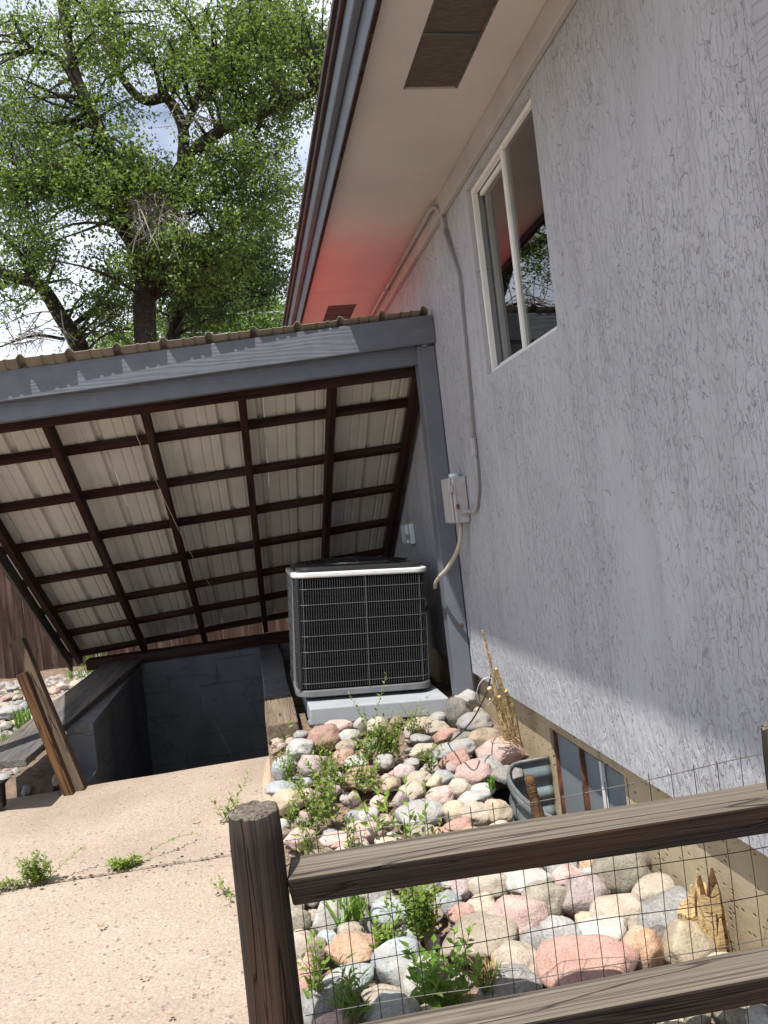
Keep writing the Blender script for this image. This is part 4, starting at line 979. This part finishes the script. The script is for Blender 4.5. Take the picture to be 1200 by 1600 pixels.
tag(build(g, 'pebbles', [M['r_pale'], M['r_cream'], M['r_white'], M['r_mauve'], M['r_grey']], smooth=True), 'pale pebbles scattered outside the stairwell wall', 'gravel', kind='stuff')

# ================================================================== WELL, STALKS, STICKS
well = thing('window_well', 'corrugated galvanised window well around the basement window', 'window well', (1.0, 2.74, 0))
g = G(); arc = []
for k in range(25):
    t = k / 24
    if t < .25: u = t / .25; p = (1.13 - 0.13 * u, 3.10)
    elif t > .75: u = (t - .75) / .25; p = (1.0 + 0.13 * u, 2.37)
    else:
        a = (t - .25) / .5 * math.pi; p = (1.0 - 0.125 * math.sin(a), 2.735 + 0.365 * math.cos(a))
    arc.append(p)
nzv = 40
for j in range(nzv + 1):
    z = 0.165 - 0.46 * j / nzv; w = 0.011 * math.sin(j / nzv * 2 * math.pi * 5.5)
    for (x, y) in arc:
        n = Vector((x - 1.08, (y - 2.735) * .8, 0)).normalized(); g.v.append((x + n.x * w, y + n.y * w, z))
for j in range(nzv):
    for k in range(24): A = j * 25 + k; g.face((A, A + 1, A + 26, A + 25))
wo_ = build(g, 'corrugated_wall', M['well'], well, smooth=True)
s = wo_.modifiers.new('thick', 'SOLIDIFY'); s.thickness = 0.003; s.offset = 1
g = G(); g.tube([(x, y, 0.167) for x, y in arc], 0.007, 8); build(g, 'rolled_rim', M['pale_wire'], well, smooth=True)
boxo('soil_floor', (0.89, 2.38, -0.34), (1.134, 3.09, -0.27), M['soil'], well)

st = thing('dry_stalk_bundle', 'bundle of dry straw-coloured stalks standing against the foundation', 'dead plant', (1.02, 3.25, 0.1))
SK = [([(795, 1158), (778, 1085), (766, 1040), (754, 985)], .009, .004), ([(803, 1158), (788, 1090), (774, 1045)], .013, .010), ([(810, 1163), (800, 1110), (789, 1079)], .015, .012), ([(792, 1160), (775, 1100), (764, 1075)], .012, .009), ([(800, 1165), (780, 1110), (766, 1092)], .010, .007), ([(788, 1150), (772, 1070), (764, 1020)], .008, .004), ([(806, 1165), (792, 1120), (780, 1088)], .011, .008)]
for i, (pp, ra, rb) in enumerate(SK):
    yy = 3.27 + 0.02 * (i % 3); P = [ony(a, b, yy - 0.03 * k) for k, (a, b) in enumerate(pp)]; P = curve_pts(P, 5)
    g = G(); n = len(P); g.tube([p + Vector((rnd.uniform(-.002, .002), 0, 0)) for p in P], [1.0 * (ra + (rb - ra) * k / (n - 1)) + rnd.uniform(-.001, .0015) for k in range(n)], 7)
    build(g, 'stalk', M['stalk'], st)
g = G()
for k in range(40):
    a = ony(rnd.uniform(782, 806), rnd.uniform(1140, 1166), 3.2); g.tube([a, a + Vector((rnd.uniform(-.09, .03), rnd.uniform(-.06, .02), rnd.uniform(-.02, .10)))], 0.0016, 3)
build(g, 'straw_litter', M['stalk'], st, kind='stuff')
g = G(); g.tube(curve_pts([ony(768, 1052, 3.3), ony(762, 1078, 3.3), ony(752, 1100, 3.22), ony(738, 1125, 3.12), ony(718, 1147, 3.05), onz(698, 1163, .19)]), 0.0034, 6)
tag(build(g, 'black_cable', M['black_rubber'], smooth=True), 'black cable drooping over rocks from the dry stalks', 'cable')
g = G(); c0 = ony(760, 1080, 3.22)
g.tube([c0 + Vector((0.045 * math.cos(a), 0.02 * math.sin(a), 0.055 * math.sin(a + .4))) for a in [i * 0.5 for i in range(22)]], 0.0015, 4)
tag(build(g, 'wire_loop', M['pale_wire'], smooth=True), 'loose loop of pale wire beside the dry stalks', 'wire')
g = G(); a = ony(847, 1300, 2.52); b = ony(826, 1213, 2.56); P = [a.lerp(b, i / 9) for i in range(10)]
g.tube([p + Vector((rnd.uniform(-.002, .002), 0, 0)) for p in P], [0.021 + rnd.uniform(-.002, .002) - .004 * i / 9 for i in range(10)], 10)
tag(build(g, 'broken_stick', M['wood_stake'], smooth=True), 'broken round brown stick leaning inside the window well', 'stick')
stp = thing('splintered_stump', 'splintered orange tree stump against the tan foundation', 'stump', (1.06, 1.95, 0.0))
r9 = random.Random(3)
for (x, y, h, rr) in ((1.085, 1.86, .185, .030), (1.05, 1.90, .12, .034)):
    g = G(); n = 16; rows = 6
    for j in range(rows):
        for k in range(n):
            a = 2 * math.pi * k / n; q = rr * (1.15 - .2 * j / rows) * (1 + .14 * mnoise.noise(Vector((math.cos(a) * 2, math.sin(a) * 2, j * .7 + x * 9))))
            zz = -.05 + (h + .05) * j / (rows - 1) + (0.05 * mnoise.noise(Vector((a * 2.3, x * 40, 0))) if j == rows - 1 else 0)
            g.v.append((x + q * math.cos(a) - .02 * j / rows, y + q * math.sin(a), zz))
    for j in range(rows - 1):
        for k in range(n): k2 = (k + 1) % n; g.face((j * n + k, j * n + k2, j * n + n + k2, j * n + n + k))
    g.v.append((x - .02, y, h - .03)); e = (rows - 1) * n
    for k in range(n): g.face((e + k, e + (k + 1) % n, rows * n))
    build(g, 'stub', M['stalk'], stp)
for i in range(9):
    a = r9.uniform(0, 6.28); q = 0.055 * math.sqrt(r9.random()); x = 1.075 + q * math.cos(a) * .7; y = 1.87 + q * math.sin(a) * 1.2; h = r9.uniform(.13, .29) * (1 - q * 4); ra = r9.uniform(.011, .022)
    tp = Vector((x + r9.uniform(-.035, .02), y + r9.uniform(-.03, .03), h)); bs = Vector((x, y, -.05)); g = G()
    g.tube([bs, bs.lerp(tp, .45) + Vector((r9.uniform(-.006, .006), r9.uniform(-.006, .006), 0)), bs.lerp(tp, .8), tp], [ra * 1.3, ra * 1.05, ra * r9.uniform(.55, .9), ra * .15], 5)
    build(g, 'splinter', M['stalk'] if i % 3 else M['wood_stake'], stp)

# leaning stakes at the stairwell's left front corner
sk = thing('leaning_stakes', 'two leaning brown timber stakes at the left corner of the stairwell', 'stake', (-1.08, 4.3, 0))
timber('back_stake', ony(124, 1236, 4.34), ony(27, 1001, 4.45), 0.075, 0.07, M['wood_brown'], sk, up=(0, 1, 0), rough=0.08, segs=10, seed=81)
timber('front_stake', ony(112, 1250, 4.28), ony(34, 1052, 4.36), 0.05, 0.048, M['wood_stake'], sk, up=(0, 1, 0.2), rough=0.08, segs=10, seed=82)
timber('edging_stub', ony(-4, 1262, 4.20), ony(-6, 1226, 4.20), 0.07, 0.06, M['wood_fence'], None, up=(0, 1, 0), rough=0.06, segs=3, seed=83)
tag(bpy.data.objects['edging_stub'], 'short dark wooden stub at the left picture edge on the patio', 'stub')

# ================================================================== PLANK FENCE BEHIND
pf = thing('plank_fence', 'dark brown weathered plank fence behind the stairwell', 'fence', (-2, 8.6, 0))
x = -4.6; i = 0
while x < 1.6:
    w = rnd.uniform(0.135, 0.15); h = 1.72 + rnd.uniform(-.03, .03)
    timber('plank', (x + w / 2, 8.6 + rnd.uniform(-.006, .006), 0.02), (x + w / 2 + rnd.uniform(-.01, .01), 8.6, h), w, 0.02, M['plank'], pf, up=(0, 1, 0), bevel=0.002, seed=100 + i); x += w + 0.0015; i += 1
for z in (0.4, 1.35): timber('fence_rail', (-4.6, 8.64, z), (1.6, 8.64, z), 0.05, 0.09, M['plank'], pf, seed=90)

# ================================================================== WEEDS
def leaf(g, p, d, n, L, W):
    d = d.normalized(); s = d.cross(n)
    if s.length < 1e-4: s = Vector((1, 0, 0))
    s.normalize(); n = s.cross(d); b = len(g.v)
    g.v += [tuple(p), tuple(p + d * L * .45 + s * W * .5 + n * W * .12), tuple(p + d * L - n * L * .08), tuple(p + d * L * .45 - s * W * .5 + n * W * .12)]
    g.face((b, b + 1, b + 2)); g.face((b, b + 2, b + 3))
def shoot(gs, gl, base, tip, L, W, nl, r=0.0016, r_=None, start=0.12, curl=0.03):
    rr = r_ or rnd; base = Vector(base); tip = Vector(tip); mid = (base + tip) / 2 + Vector((rr.uniform(-1, 1), rr.uniform(-1, 1), rr.uniform(0, 1))) * curl
    P = []
    for k in range(8):
        t = k / 7; P.append(base * (1 - t) ** 2 + mid * 2 * t * (1 - t) + tip * t * t)
    gs.tube(P, [r * (1 - .6 * k / 7) for k in range(8)], 4, False)
    for k in range(nl):
        t = start + (1 - start) * k / max(nl - 1, 1); f = t * 7; i = min(int(f), 6); p = P[i].lerp(P[i + 1], f - i); ax = (P[i + 1] - P[i]).normalized()
        a = k * 2.4 + rr.uniform(-.5, .5); sd = Vector((math.cos(a), math.sin(a), 0)); sd = (sd - ax * ax.dot(sd))
        if sd.length < .05: continue
        d = sd.normalized() * 0.85 + ax * 0.55 + Vector((0, 0, rr.uniform(-.1, .25))); k2 = rr.uniform(.7, 1.1) * (1 - .35 * t)
        leaf(gl, p, d, Vector((rr.uniform(-.4, .4), rr.uniform(-.4, .4), 1)), L * k2, W * k2)
def weed(label, shoots, L, W, name='weed', mat='leaf_weed', cat='weed'):
    base = Vector(shoots[0][0]); t = thing(name, label, cat, tuple(base)); gs, gl = G(), G()
    for (a, b, nl) in shoots: shoot(gs, gl, a, b, L * 1.2, W * 1.25, int(nl * 1.1))
    build(gs, 'stems', M['stem'], t); build(gl, 'leaves', M[mat], t, kind='stuff')
    return t
def zr(px, py, h=0.06):
    p = onz(px, py, .1)
    for _ in range(3): p = onz(px, py, bedz(p.x, p.y) + h)
    return p
def clump(label, px, py, n, spread, height, L, W, nl, mat='leaf_weed', lean=(0, 0), name='weed', cat='weed'):
    b = zr(px, py); sh = []
    for k in range(int(n * 1.1)):
        a = rnd.uniform(0, 6.28); q = rnd.uniform(.2, 1) * spread; h = height * rnd.uniform(.45, 1) * 1.3
        b2 = b + Vector((rnd.uniform(-.4, .4) * spread, rnd.uniform(-.4, .4) * spread, -.03))
        sh.append((b2, b + Vector((q * math.cos(a) + lean[0], q * math.sin(a) * .8 + lean[1], h)), nl))
    return weed(label, sh, L, W, name, mat, cat)
p = zr(578, 1180)
weed('tall leafy weed shoot rising in front of the condenser guard', [(p, ony(604, 1055, p.y + .05), 24), (p, ony(570, 1110, p.y), 14), (p + Vector((.01, 0, 0)), ony(545, 1085, p.y + .02), 16), (p, ony(600, 1120, p.y), 12), (p + Vector((.02, -.02, 0)), ony(560, 1140, p.y - .04), 12)], .026, .014)
clump('dense leafy weed clump in the rocks below the condenser', 605, 1172, 34, .15, .13, .024, .013, 12)
clump('feathery weed against the equipment pad', 650, 1140, 12, .11, .12, .020, .010, 10)
clump('weed tuft right of the dense clump beside pale stones', 672, 1192, 10, .06, .06, .03, .010, 7)
clump('small weed left of the dense clump between grey rocks', 570, 1180, 12, .09, .08, .022, .012, 9)
clump('green weed spreading in the middle of the rock bed', 520, 1222, 22, .12, .13, .026, .013, 11)
clump('bushy weed just behind the round fence post', 505, 1275, 26, .14, .14, .026, .014, 12)
clump('weed with yellowish leaves at the centre of the bed', 575, 1222, 14, .10, .10, .024, .012, 10)
clump('low weed by the curved slab edge', 448, 1212, 14, .07, .09, .024, .011, 9)
p = zr(640, 1318)
weed('upright broad-leaved weed behind the top rail', [(p, ony(632, 1225, p.y), 11), (p, ony(600, 1260, p.y), 9), (p, ony(665, 1270, p.y), 8)], .055, .020)
p = zr(664, 1315)
weed('slim single-stemmed weed behind the top rail', [(p, ony(664, 1215, p.y), 9), (p, ony(690, 1285, p.y), 5)], .045, .017)
p = zr(588, 1310)
weed('large-leaved weed between pink rocks behind the rail', [(p, ony(588, 1215, p.y), 10), (p, ony(610, 1235, p.y), 9), (p, ony(560, 1240, p.y), 8)], .060, .022)
clump('small yellow-green weed below the bushy one', 552, 1325, 9, .06, .09, .03, .010, 8)
clump('grassy tuft beside the round post behind the rail', 482, 1330, 9, .05, .12, .045, .009, 7)
clump('little fern-like weed touching the round post', 452, 1278, 6, .07, .06, .026, .011, 10)
clump('dense dark green weed clump seen through the mesh', 655, 1445, 46, .10, .10, .022, .014, 13)
clump('weed leaves over the blue-grey stone through the mesh', 598, 1478, 14, .07, .06, .024, .014, 9)
p = zr(720, 1575)
weed('tall round-leaved weed stems through the mesh', [(p, ony(735, 1450, p.y), 13), (p, ony(710, 1455, p.y), 12), (p, ony(748, 1500, p.y), 8)], .030, .018)
clump('broad bright weed low behind the lower rail', 700, 1568, 16, .09, .09, .042, .024, 7, 'leaf_bright')
clump('bright broad weed leaves over white stone', 665, 1525, 7, .06, .08, .032, .02, 7, 'leaf_bright')
clump('grassy weed at the foot of the round post', 548, 1580, 12, .05, .10, .05, .010, 6, 'leaf_bright')
clump('thin weed stems right beside the round post', 495, 1560, 8, .05, .12, .036, .014, 7)
clump('small weed by the brown rock near the mesh middle', 768, 1545, 8, .04, .06, .02, .010, 8)
# grass tufts
def grass(label, base, n, spread, h, mat='leaf_bright', w=.005):
    base = Vector(base); gl = G()
    for k in range(n):
        a = rnd.uniform(0, 6.28); q = rnd.uniform(0, spread); b = base + Vector((rnd.uniform(-.5, .5) * spread, rnd.uniform(-.5, .5) * spread, -.01))
        t = b + Vector((q * math.cos(a), q * math.sin(a), h * rnd.uniform(.5, 1))); s = Vector((-math.sin(a), math.cos(a), 0)) * w; md = b.lerp(t, .55) + Vector((0, 0, h * .15)); i = len(gl.v)
        gl.v += [tuple(b - s), tuple(b + s), tuple(md + s * .7), tuple(t), tuple(md - s * .7)]; gl.face((i, i + 1, i + 2, i + 4)); gl.face((i + 4, i + 2, i + 3))
    o = build(gl, 'grass_tuft', M[mat]); return tag(o, label, 'grass')
grass('arching grass tuft between white and orange stones', zr(552, 1428), 40, .10, .09)
grass('dry straw grass tuft by the flat tan rock', zr(765, 1535), 50, .06, .08, 'dry', .003)
grass('small grass tuft at the pink rock by the window well', zr(768, 1228), 20, .03, .06)
grass('bright grass left of the leaning stakes', onz(42, 1132, .10), 60, .13, .15)
grass('grass at the left picture edge above the cap board', onz(12, 1165, .10), 26, .07, .11)
grass('bright grass at the back end of the cap board', onz(148, 1052, .06), 60, .16, .24)
grass('bright weeds showing through the slot under the roof', onz(240, 1014, .04), 60, .22, .34)
grass('pale green weeds behind the slot near the stairwell middle', onz(300, 1006, .04), 60, .30, .28, 'leaf_weed')
grass('green tuft behind the slot next to the condenser', onz(432, 992, .02), 60, .25, .30, 'leaf_weed')
grass('green weeds at the plank fence foot', onz(120, 1058, .10), 30, .15, .14)
# patio weeds growing from the joint
p = onz(62, 1383, .0)
sh = [(p, p + Vector((rnd.uniform(-.07, .05), rnd.uniform(-.04, .04), rnd.uniform(.03, .12))), 12) for k in range(26)] + [(p, ony(132, 1322, p.y + .05), 14), (p, ony(28, 1342, p.y), 10)]
weed('bushy weed growing from the patio joint near the left edge', sh, .024, .011)
p = onz(10, 1392, 0); weed('low weeds in the joint at the left picture edge', [(p + Vector((rnd.uniform(-.1, .12), 0, 0)), p + Vector((rnd.uniform(-.12, .14), rnd.uniform(-.03, .03), rnd.uniform(.02, .05))), 8) for k in range(14)], .022, .011)
p = onz(200, 1356, 0); sh = [(p, p + Vector((rnd.uniform(-.09, .06), rnd.uniform(-.03, .03), rnd.uniform(.01, .05))), 10) for k in range(16)] + [(p, onz(268, 1312, .05), 10), (onz(262, 1315, .05), onz(308, 1302, .03), 8)]
weed('weed with a long runner in the middle of the patio joint', sh, .024, .012)
p = onz(352, 1286, 0); sh = [(p, ony(388, 1212, p.y), 14), (p, ony(330, 1250, p.y), 8), (p, ony(362, 1240, p.y), 10), (p, ony(350, 1262, p.y), 8), (p + Vector((.02, 0, 0)), ony(372, 1255, p.y), 8)]
weed('leafy weed on the patio left of the round post', sh, .036, .014)
p = onz(362, 1398, 0); weed('small weed at the patio edge by the round post', [(p, onz(330, 1378, .05), 9), (p, onz(345, 1372, .06), 8), (p, onz(352, 1405, .03), 6)], .026, .011)
p = Vector((0.02, 4.02, 0.06)); weed('slender sprout beside the concrete end block', [(p, ony(452, 1130, 4.0), 7), (p, ony(440, 1150, 4.0), 5)], .04, .02)
for i, (px, py, l) in enumerate(((158, 1450, 'curled brown dead leaf lying on the patio'), (306, 1284, 'pale dry leaf lying near the weed runner'), (224, 1527, 'small dark twig scrap low on the patio'), (266, 1587, 'brown bud scrap at the bottom of the patio'))):
    g = G(); p = onz(px, py, 0.012); a = i * 1.3
    for k in range(3): leaf(g, p + Vector((rnd.uniform(-.01, .01), rnd.uniform(-.01, .01), rnd.uniform(0, .006))), Vector((math.cos(a + k), math.sin(a + k), .25)), Vector((0, .3, 1)), .028 if i < 2 else .016, .010)
    tag(build(g, 'dead_leaf', M['dry']), l, 'leaf')

# ================================================================== TREES
def tree(name, label, limbs, clumps, Y, leafmat, nleaf, leafsize, seed, dead=None, trunk_n=1, twigs=7, clr=0.55):
    r = random.Random(seed); base = None
    allp = []
    L3 = []
    for (pts, ra, rb, dy) in limbs:
        P = [ony(px, py, Y + dy[0] + (dy[1] - dy[0]) * k / (len(pts) - 1)) for k, (px, py) in enumerate(pts)]
        P = curve_pts(P, 6); n = len(P); P = [p + Vector((mnoise.noise(p * 1.1), mnoise.noise(p * 1.1 + Vector((5, 5, 5))), 0)) * 0.10 for p in P]
        L3.append((P, [ra + (rb - ra) * k / (n - 1) for k in range(n)]))
    t = thing(name, label, 'tree', (L3[0][0][0].x, L3[0][0][0].y, -0.06))
    P0, R0 = L3[0]
    root = Vector((P0[0].x + 0.05, P0[0].y, -0.1)); P0.insert(0, P0[0].lerp(root, .5)); R0.insert(0, R0[0] * 1.05); P0.insert(0, root); R0.insert(0, R0[1] * 1.4)
    for k, (P, R) in enumerate(L3):
        g = G(); g.tube(P, [q * (1 + 0.12 * mnoise.noise(p * 3)) for p, q in zip(P, R)], 10)
        build(g, 'trunk' if k < trunk_n else 'limb', M['bark'], t, smooth=True)
        allp += [(p, q) for p, q in zip(P, R)]
    pa = np.array([tuple(p) for p, q in allp]); gb = G(); V = []; NRMv = []
    cents = []
    for (px, py, rx, ry, n) in clumps:
        for k in range(n):
            a = r.uniform(0, 6.28); q = math.sqrt(r.random()); cents.append(ony(px + rx * q * math.cos(a), py + ry * q * math.sin(a), Y + r.uniform(-1.5, 1.5)))
    for c in cents:
        d = np.linalg.norm(pa - np.array(c), axis=1) + np.maximum(0, pa[:, 2] - c.z) * 0.6; i = int(np.argmin(d)); s = Vector(pa[i]); q = min(allp[i][1] * .55, .032)
        md = s.lerp(c, .5) + Vector((r.uniform(-.3, .3), r.uniform(-.3, .3), r.uniform(-.05, .35)))
        P = [s * (1 - u) ** 2 + md * 2 * u * (1 - u) + c * u * u for u in [k / 6 for k in range(7)]]
        gb.tube(P, [max(q * (1 - .8 * k / 6), .006) for k in range(7)], 5, False)
        for w in range(twigs):
            d = Vector((r.gauss(0, 1), r.gauss(0, 1), r.gauss(-.05, .75))).normalized(); ln = clr * r.uniform(.55, 1.25); e = c + d * ln + Vector((0, 0, -.12 * ln))
            st_ = P[r.randrange(4, 7)]; gb.tube([st_, st_.lerp(e, .5) + Vector((r.uniform(-.05, .05),) * 3), e], [.007, .005, .003], 3, False)
            for k in range(nleaf):
                u = r.uniform(.25, 1.1); V.append(tuple(st_.lerp(e, u) + Vector((r.gauss(0, .075), r.gauss(0, .075), r.gauss(0, .06)))))
    build(gb, 'branches', M['bark'], t)
    n = len(V); V = np.array(V); rg = np.random.RandomState(seed)
    a = rg.normal(size=(n, 3)); a /= np.linalg.norm(a, axis=1)[:, None]; nn = rg.normal(size=(n, 3)) * .7 + np.array([-.1, -.35, .9]); b = np.cross(a, nn); b /= np.linalg.norm(b, axis=1)[:, None]
    s = (leafsize * rg.uniform(.6, 1.25, n))[:, None]
    co = np.empty((n, 4, 3)); co[:, 0] = V - a * s * .5; co[:, 1] = V + b * s * .28; co[:, 2] = V + a * s * .5; co[:, 3] = V - b * s * .28
    me = bpy.data.meshes.new('crown'); me.from_pydata(co.reshape(-1, 3).tolist(), [], [tuple(range(4 * i, 4 * i + 4)) for i in range(n)]); me.update()
    link('crown', me, M[leafmat], t, kind='stuff')
    if dead:
        g = G()
        for (px, py, n, dx, dyy) in dead:
            for k in range(n):
                o = ony(px + r.uniform(-28, 28), py + r.uniform(-22, 22), Y - .9)
                e = ony(px + r.uniform(-1, 1) * dx, py + r.uniform(.1, 1) * dyy, Y - .9 + r.uniform(-.6, .3)); md = o.lerp(e, .5) + Vector((r.uniform(-.2, .2), r.uniform(-.2, .2), r.uniform(0, .15)))
                P = [o * (1 - u) ** 2 + md * 2 * u * (1 - u) + e * u * u for u in [q / 5 for q in range(6)]]; g.tube(P, [.012, .010, .009, .008, .006, .004], 4, False)
                for w in range(3):
                    s_ = P[r.randrange(2, 5)]; g.tube([s_, s_ + Vector((r.uniform(-.25, .25), r.uniform(-.2, .2), r.uniform(-.3, .05)))], [.006, .003], 3, False)
        build(g, 'dead_twigs', M['deadwood'], t, kind='stuff')
    return t
tree('elm_tree', 'large spreading green tree with dark trunk behind the stairwell cover',
  [([(240, 640), (232, 540), (226, 470), (216, 410)], .185, .15, (0, 0)),
   ([(218, 425), (195, 330), (160, 220), (122, 120), (105, 40), (92, -80)], .13, .05, (0, -.6)),
   ([(224, 450), (262, 340), (290, 262), (328, 218), (388, 186), (450, 160), (512, 138)], .13, .05, (0, -.8)),
   ([(290, 262), (286, 200), (262, 155), (222, 158), (186, 120), (172, 40), (150, -80)], .10, .04, (-.3, .5)),
   ([(160, 220), (100, 95), (55, 75), (15, 20)], .06, .02, (-.3, -.9)),
   ([(380, 190), (398, 215), (402, 262)], .045, .02, (-.6, -.8)),
   ([(215, 415), (170, 330), (110, 300), (40, 300)], .08, .03, (0, -.9)),
   ([(286, 205), (330, 110), (380, 20), (420, -60)], .07, .03, (-.2, .4)),
   ([(228, 480), (280, 400), (350, 360), (410, 330)], .09, .03, (0, .9))],
  [(390, 90, 120, 85, 62), (300, 60, 80, 70, 24), (440, 50, 60, 60, 22), (110, 270, 120, 48, 48), (230, 290, 80, 45, 26), (330, 285, 70, 60, 22), (400, 300, 60, 90, 26), (60, 215, 60, 40, 14), (90, 60, 80, 60, 15), (190, 60, 60, 60, 16), (150, 160, 60, 50, 8), (20, 320, 40, 40, 12), (40, 150, 50, 60, 3), (240, 385, 60, 45, 14), (340, 400, 70, 50, 24), (60, 390, 50, 30, 8), (0, 100, 40, 60, 5), (-80, 200, 60, 150, 16), (300, -60, 260, 60, 24), (430, 180, 60, 50, 16)],
  12.5, 'leaf_tree', 34, 0.066, 5, dead=[(245, 310, 30, 45, 95), (268, 330, 22, 40, 85), (215, 320, 16, 40, 70), (300, 175, 8, 50, 40)])
tree('leaning_tree', 'dark leaning tree trunk with sparse leaves at the left edge',
  [([(150, 620), (128, 550), (98, 500), (60, 445), (10, 428), (-60, 400)], .17, .07, (0, -.4)), ([(60, 445), (30, 390), (-10, 350)], .06, .02, (0, -.6)), ([(110, 515), (160, 470), (190, 430)], .05, .02, (0, .4)), ([(100, 530), (50, 525), (-10, 545)], .03, .012, (0, -.5))],
  [(60, 420, 70, 40, 18), (150, 490, 50, 50, 16), (20, 470, 40, 25, 4), (-60, 420, 50, 60, 8), (190, 500, 25, 40, 8)], 13.5, 'leaf_tree', 18, 0.068, 6, twigs=6, dead=[(70, 505, 9, 80, 50), (40, 525, 9, 60, 20)])
tree('shade_tree', 'dense dark leafy tree behind the large trunk at right',
  [([(275, 640), (272, 540), (285, 470), (340, 430), (390, 400)], .17, .07, (0, .4)), ([(285, 480), (262, 430), (255, 380)], .08, .03, (0, .3)), ([(330, 438), (370, 350), (375, 300)], .08, .03, (.2, .5))],
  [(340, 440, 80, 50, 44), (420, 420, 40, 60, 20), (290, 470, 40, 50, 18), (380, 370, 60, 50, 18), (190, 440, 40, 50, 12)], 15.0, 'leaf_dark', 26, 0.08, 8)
tree('bright_shrub', 'bright green sunlit bush low behind the trunks',
  [([(360, 700), (358, 600), (355, 540)], .10, .06, (0, 0)), ([(355, 560), (400, 500), (430, 470)], .05, .02, (0, 0)), ([(356, 560), (310, 520), (280, 500)], .05, .02, (0, 0))],
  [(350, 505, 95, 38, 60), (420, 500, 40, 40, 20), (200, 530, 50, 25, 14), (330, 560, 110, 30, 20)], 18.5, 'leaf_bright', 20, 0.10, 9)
# a tree further left, seen only mirrored in the window
tree('garden_tree', 'tree seen reflected in the window glass',
  [([(-420, 800), (-425, 640), (-430, 500), (-420, 380)], .25, .14, (0, 0)), ([(-430, 520), (-300, 420), (-200, 380)], .1, .04, (0, 0)), ([(-430, 560), (-560, 460), (-650, 400)], .1, .04, (0, 0))],
  [(-280, 520, 140, 110, 60), (-420, 420, 160, 120, 60), (-560, 540, 130, 110, 44), (-230, 640, 90, 60, 30), (-120, 540, 70, 120, 40), (-330, 620, 200, 90, 50)], 11.0, 'leaf_tree', 14, 0.10, 12)

# overhead cables
for (a, b, l) in (((250, 495), (470, 486), 'upper thin pale overhead cable behind the tree trunks'), ((255, 519), (470, 523), 'lower thin pale overhead cable behind the tree trunks')):
    g = G(); p = ony(*a, 16.8); q = ony(*b, 16.8); d = q - p; p = p - d * 1.2; q = q + d * 1.2
    g.tube([p.lerp(q, k / 12) - Vector((0, 0, .0)) for k in range(13)], 0.011, 4, False); tag(build(g, 'overhead_cable', M['white_plastic']), l, 'cable', 'overhead cables')
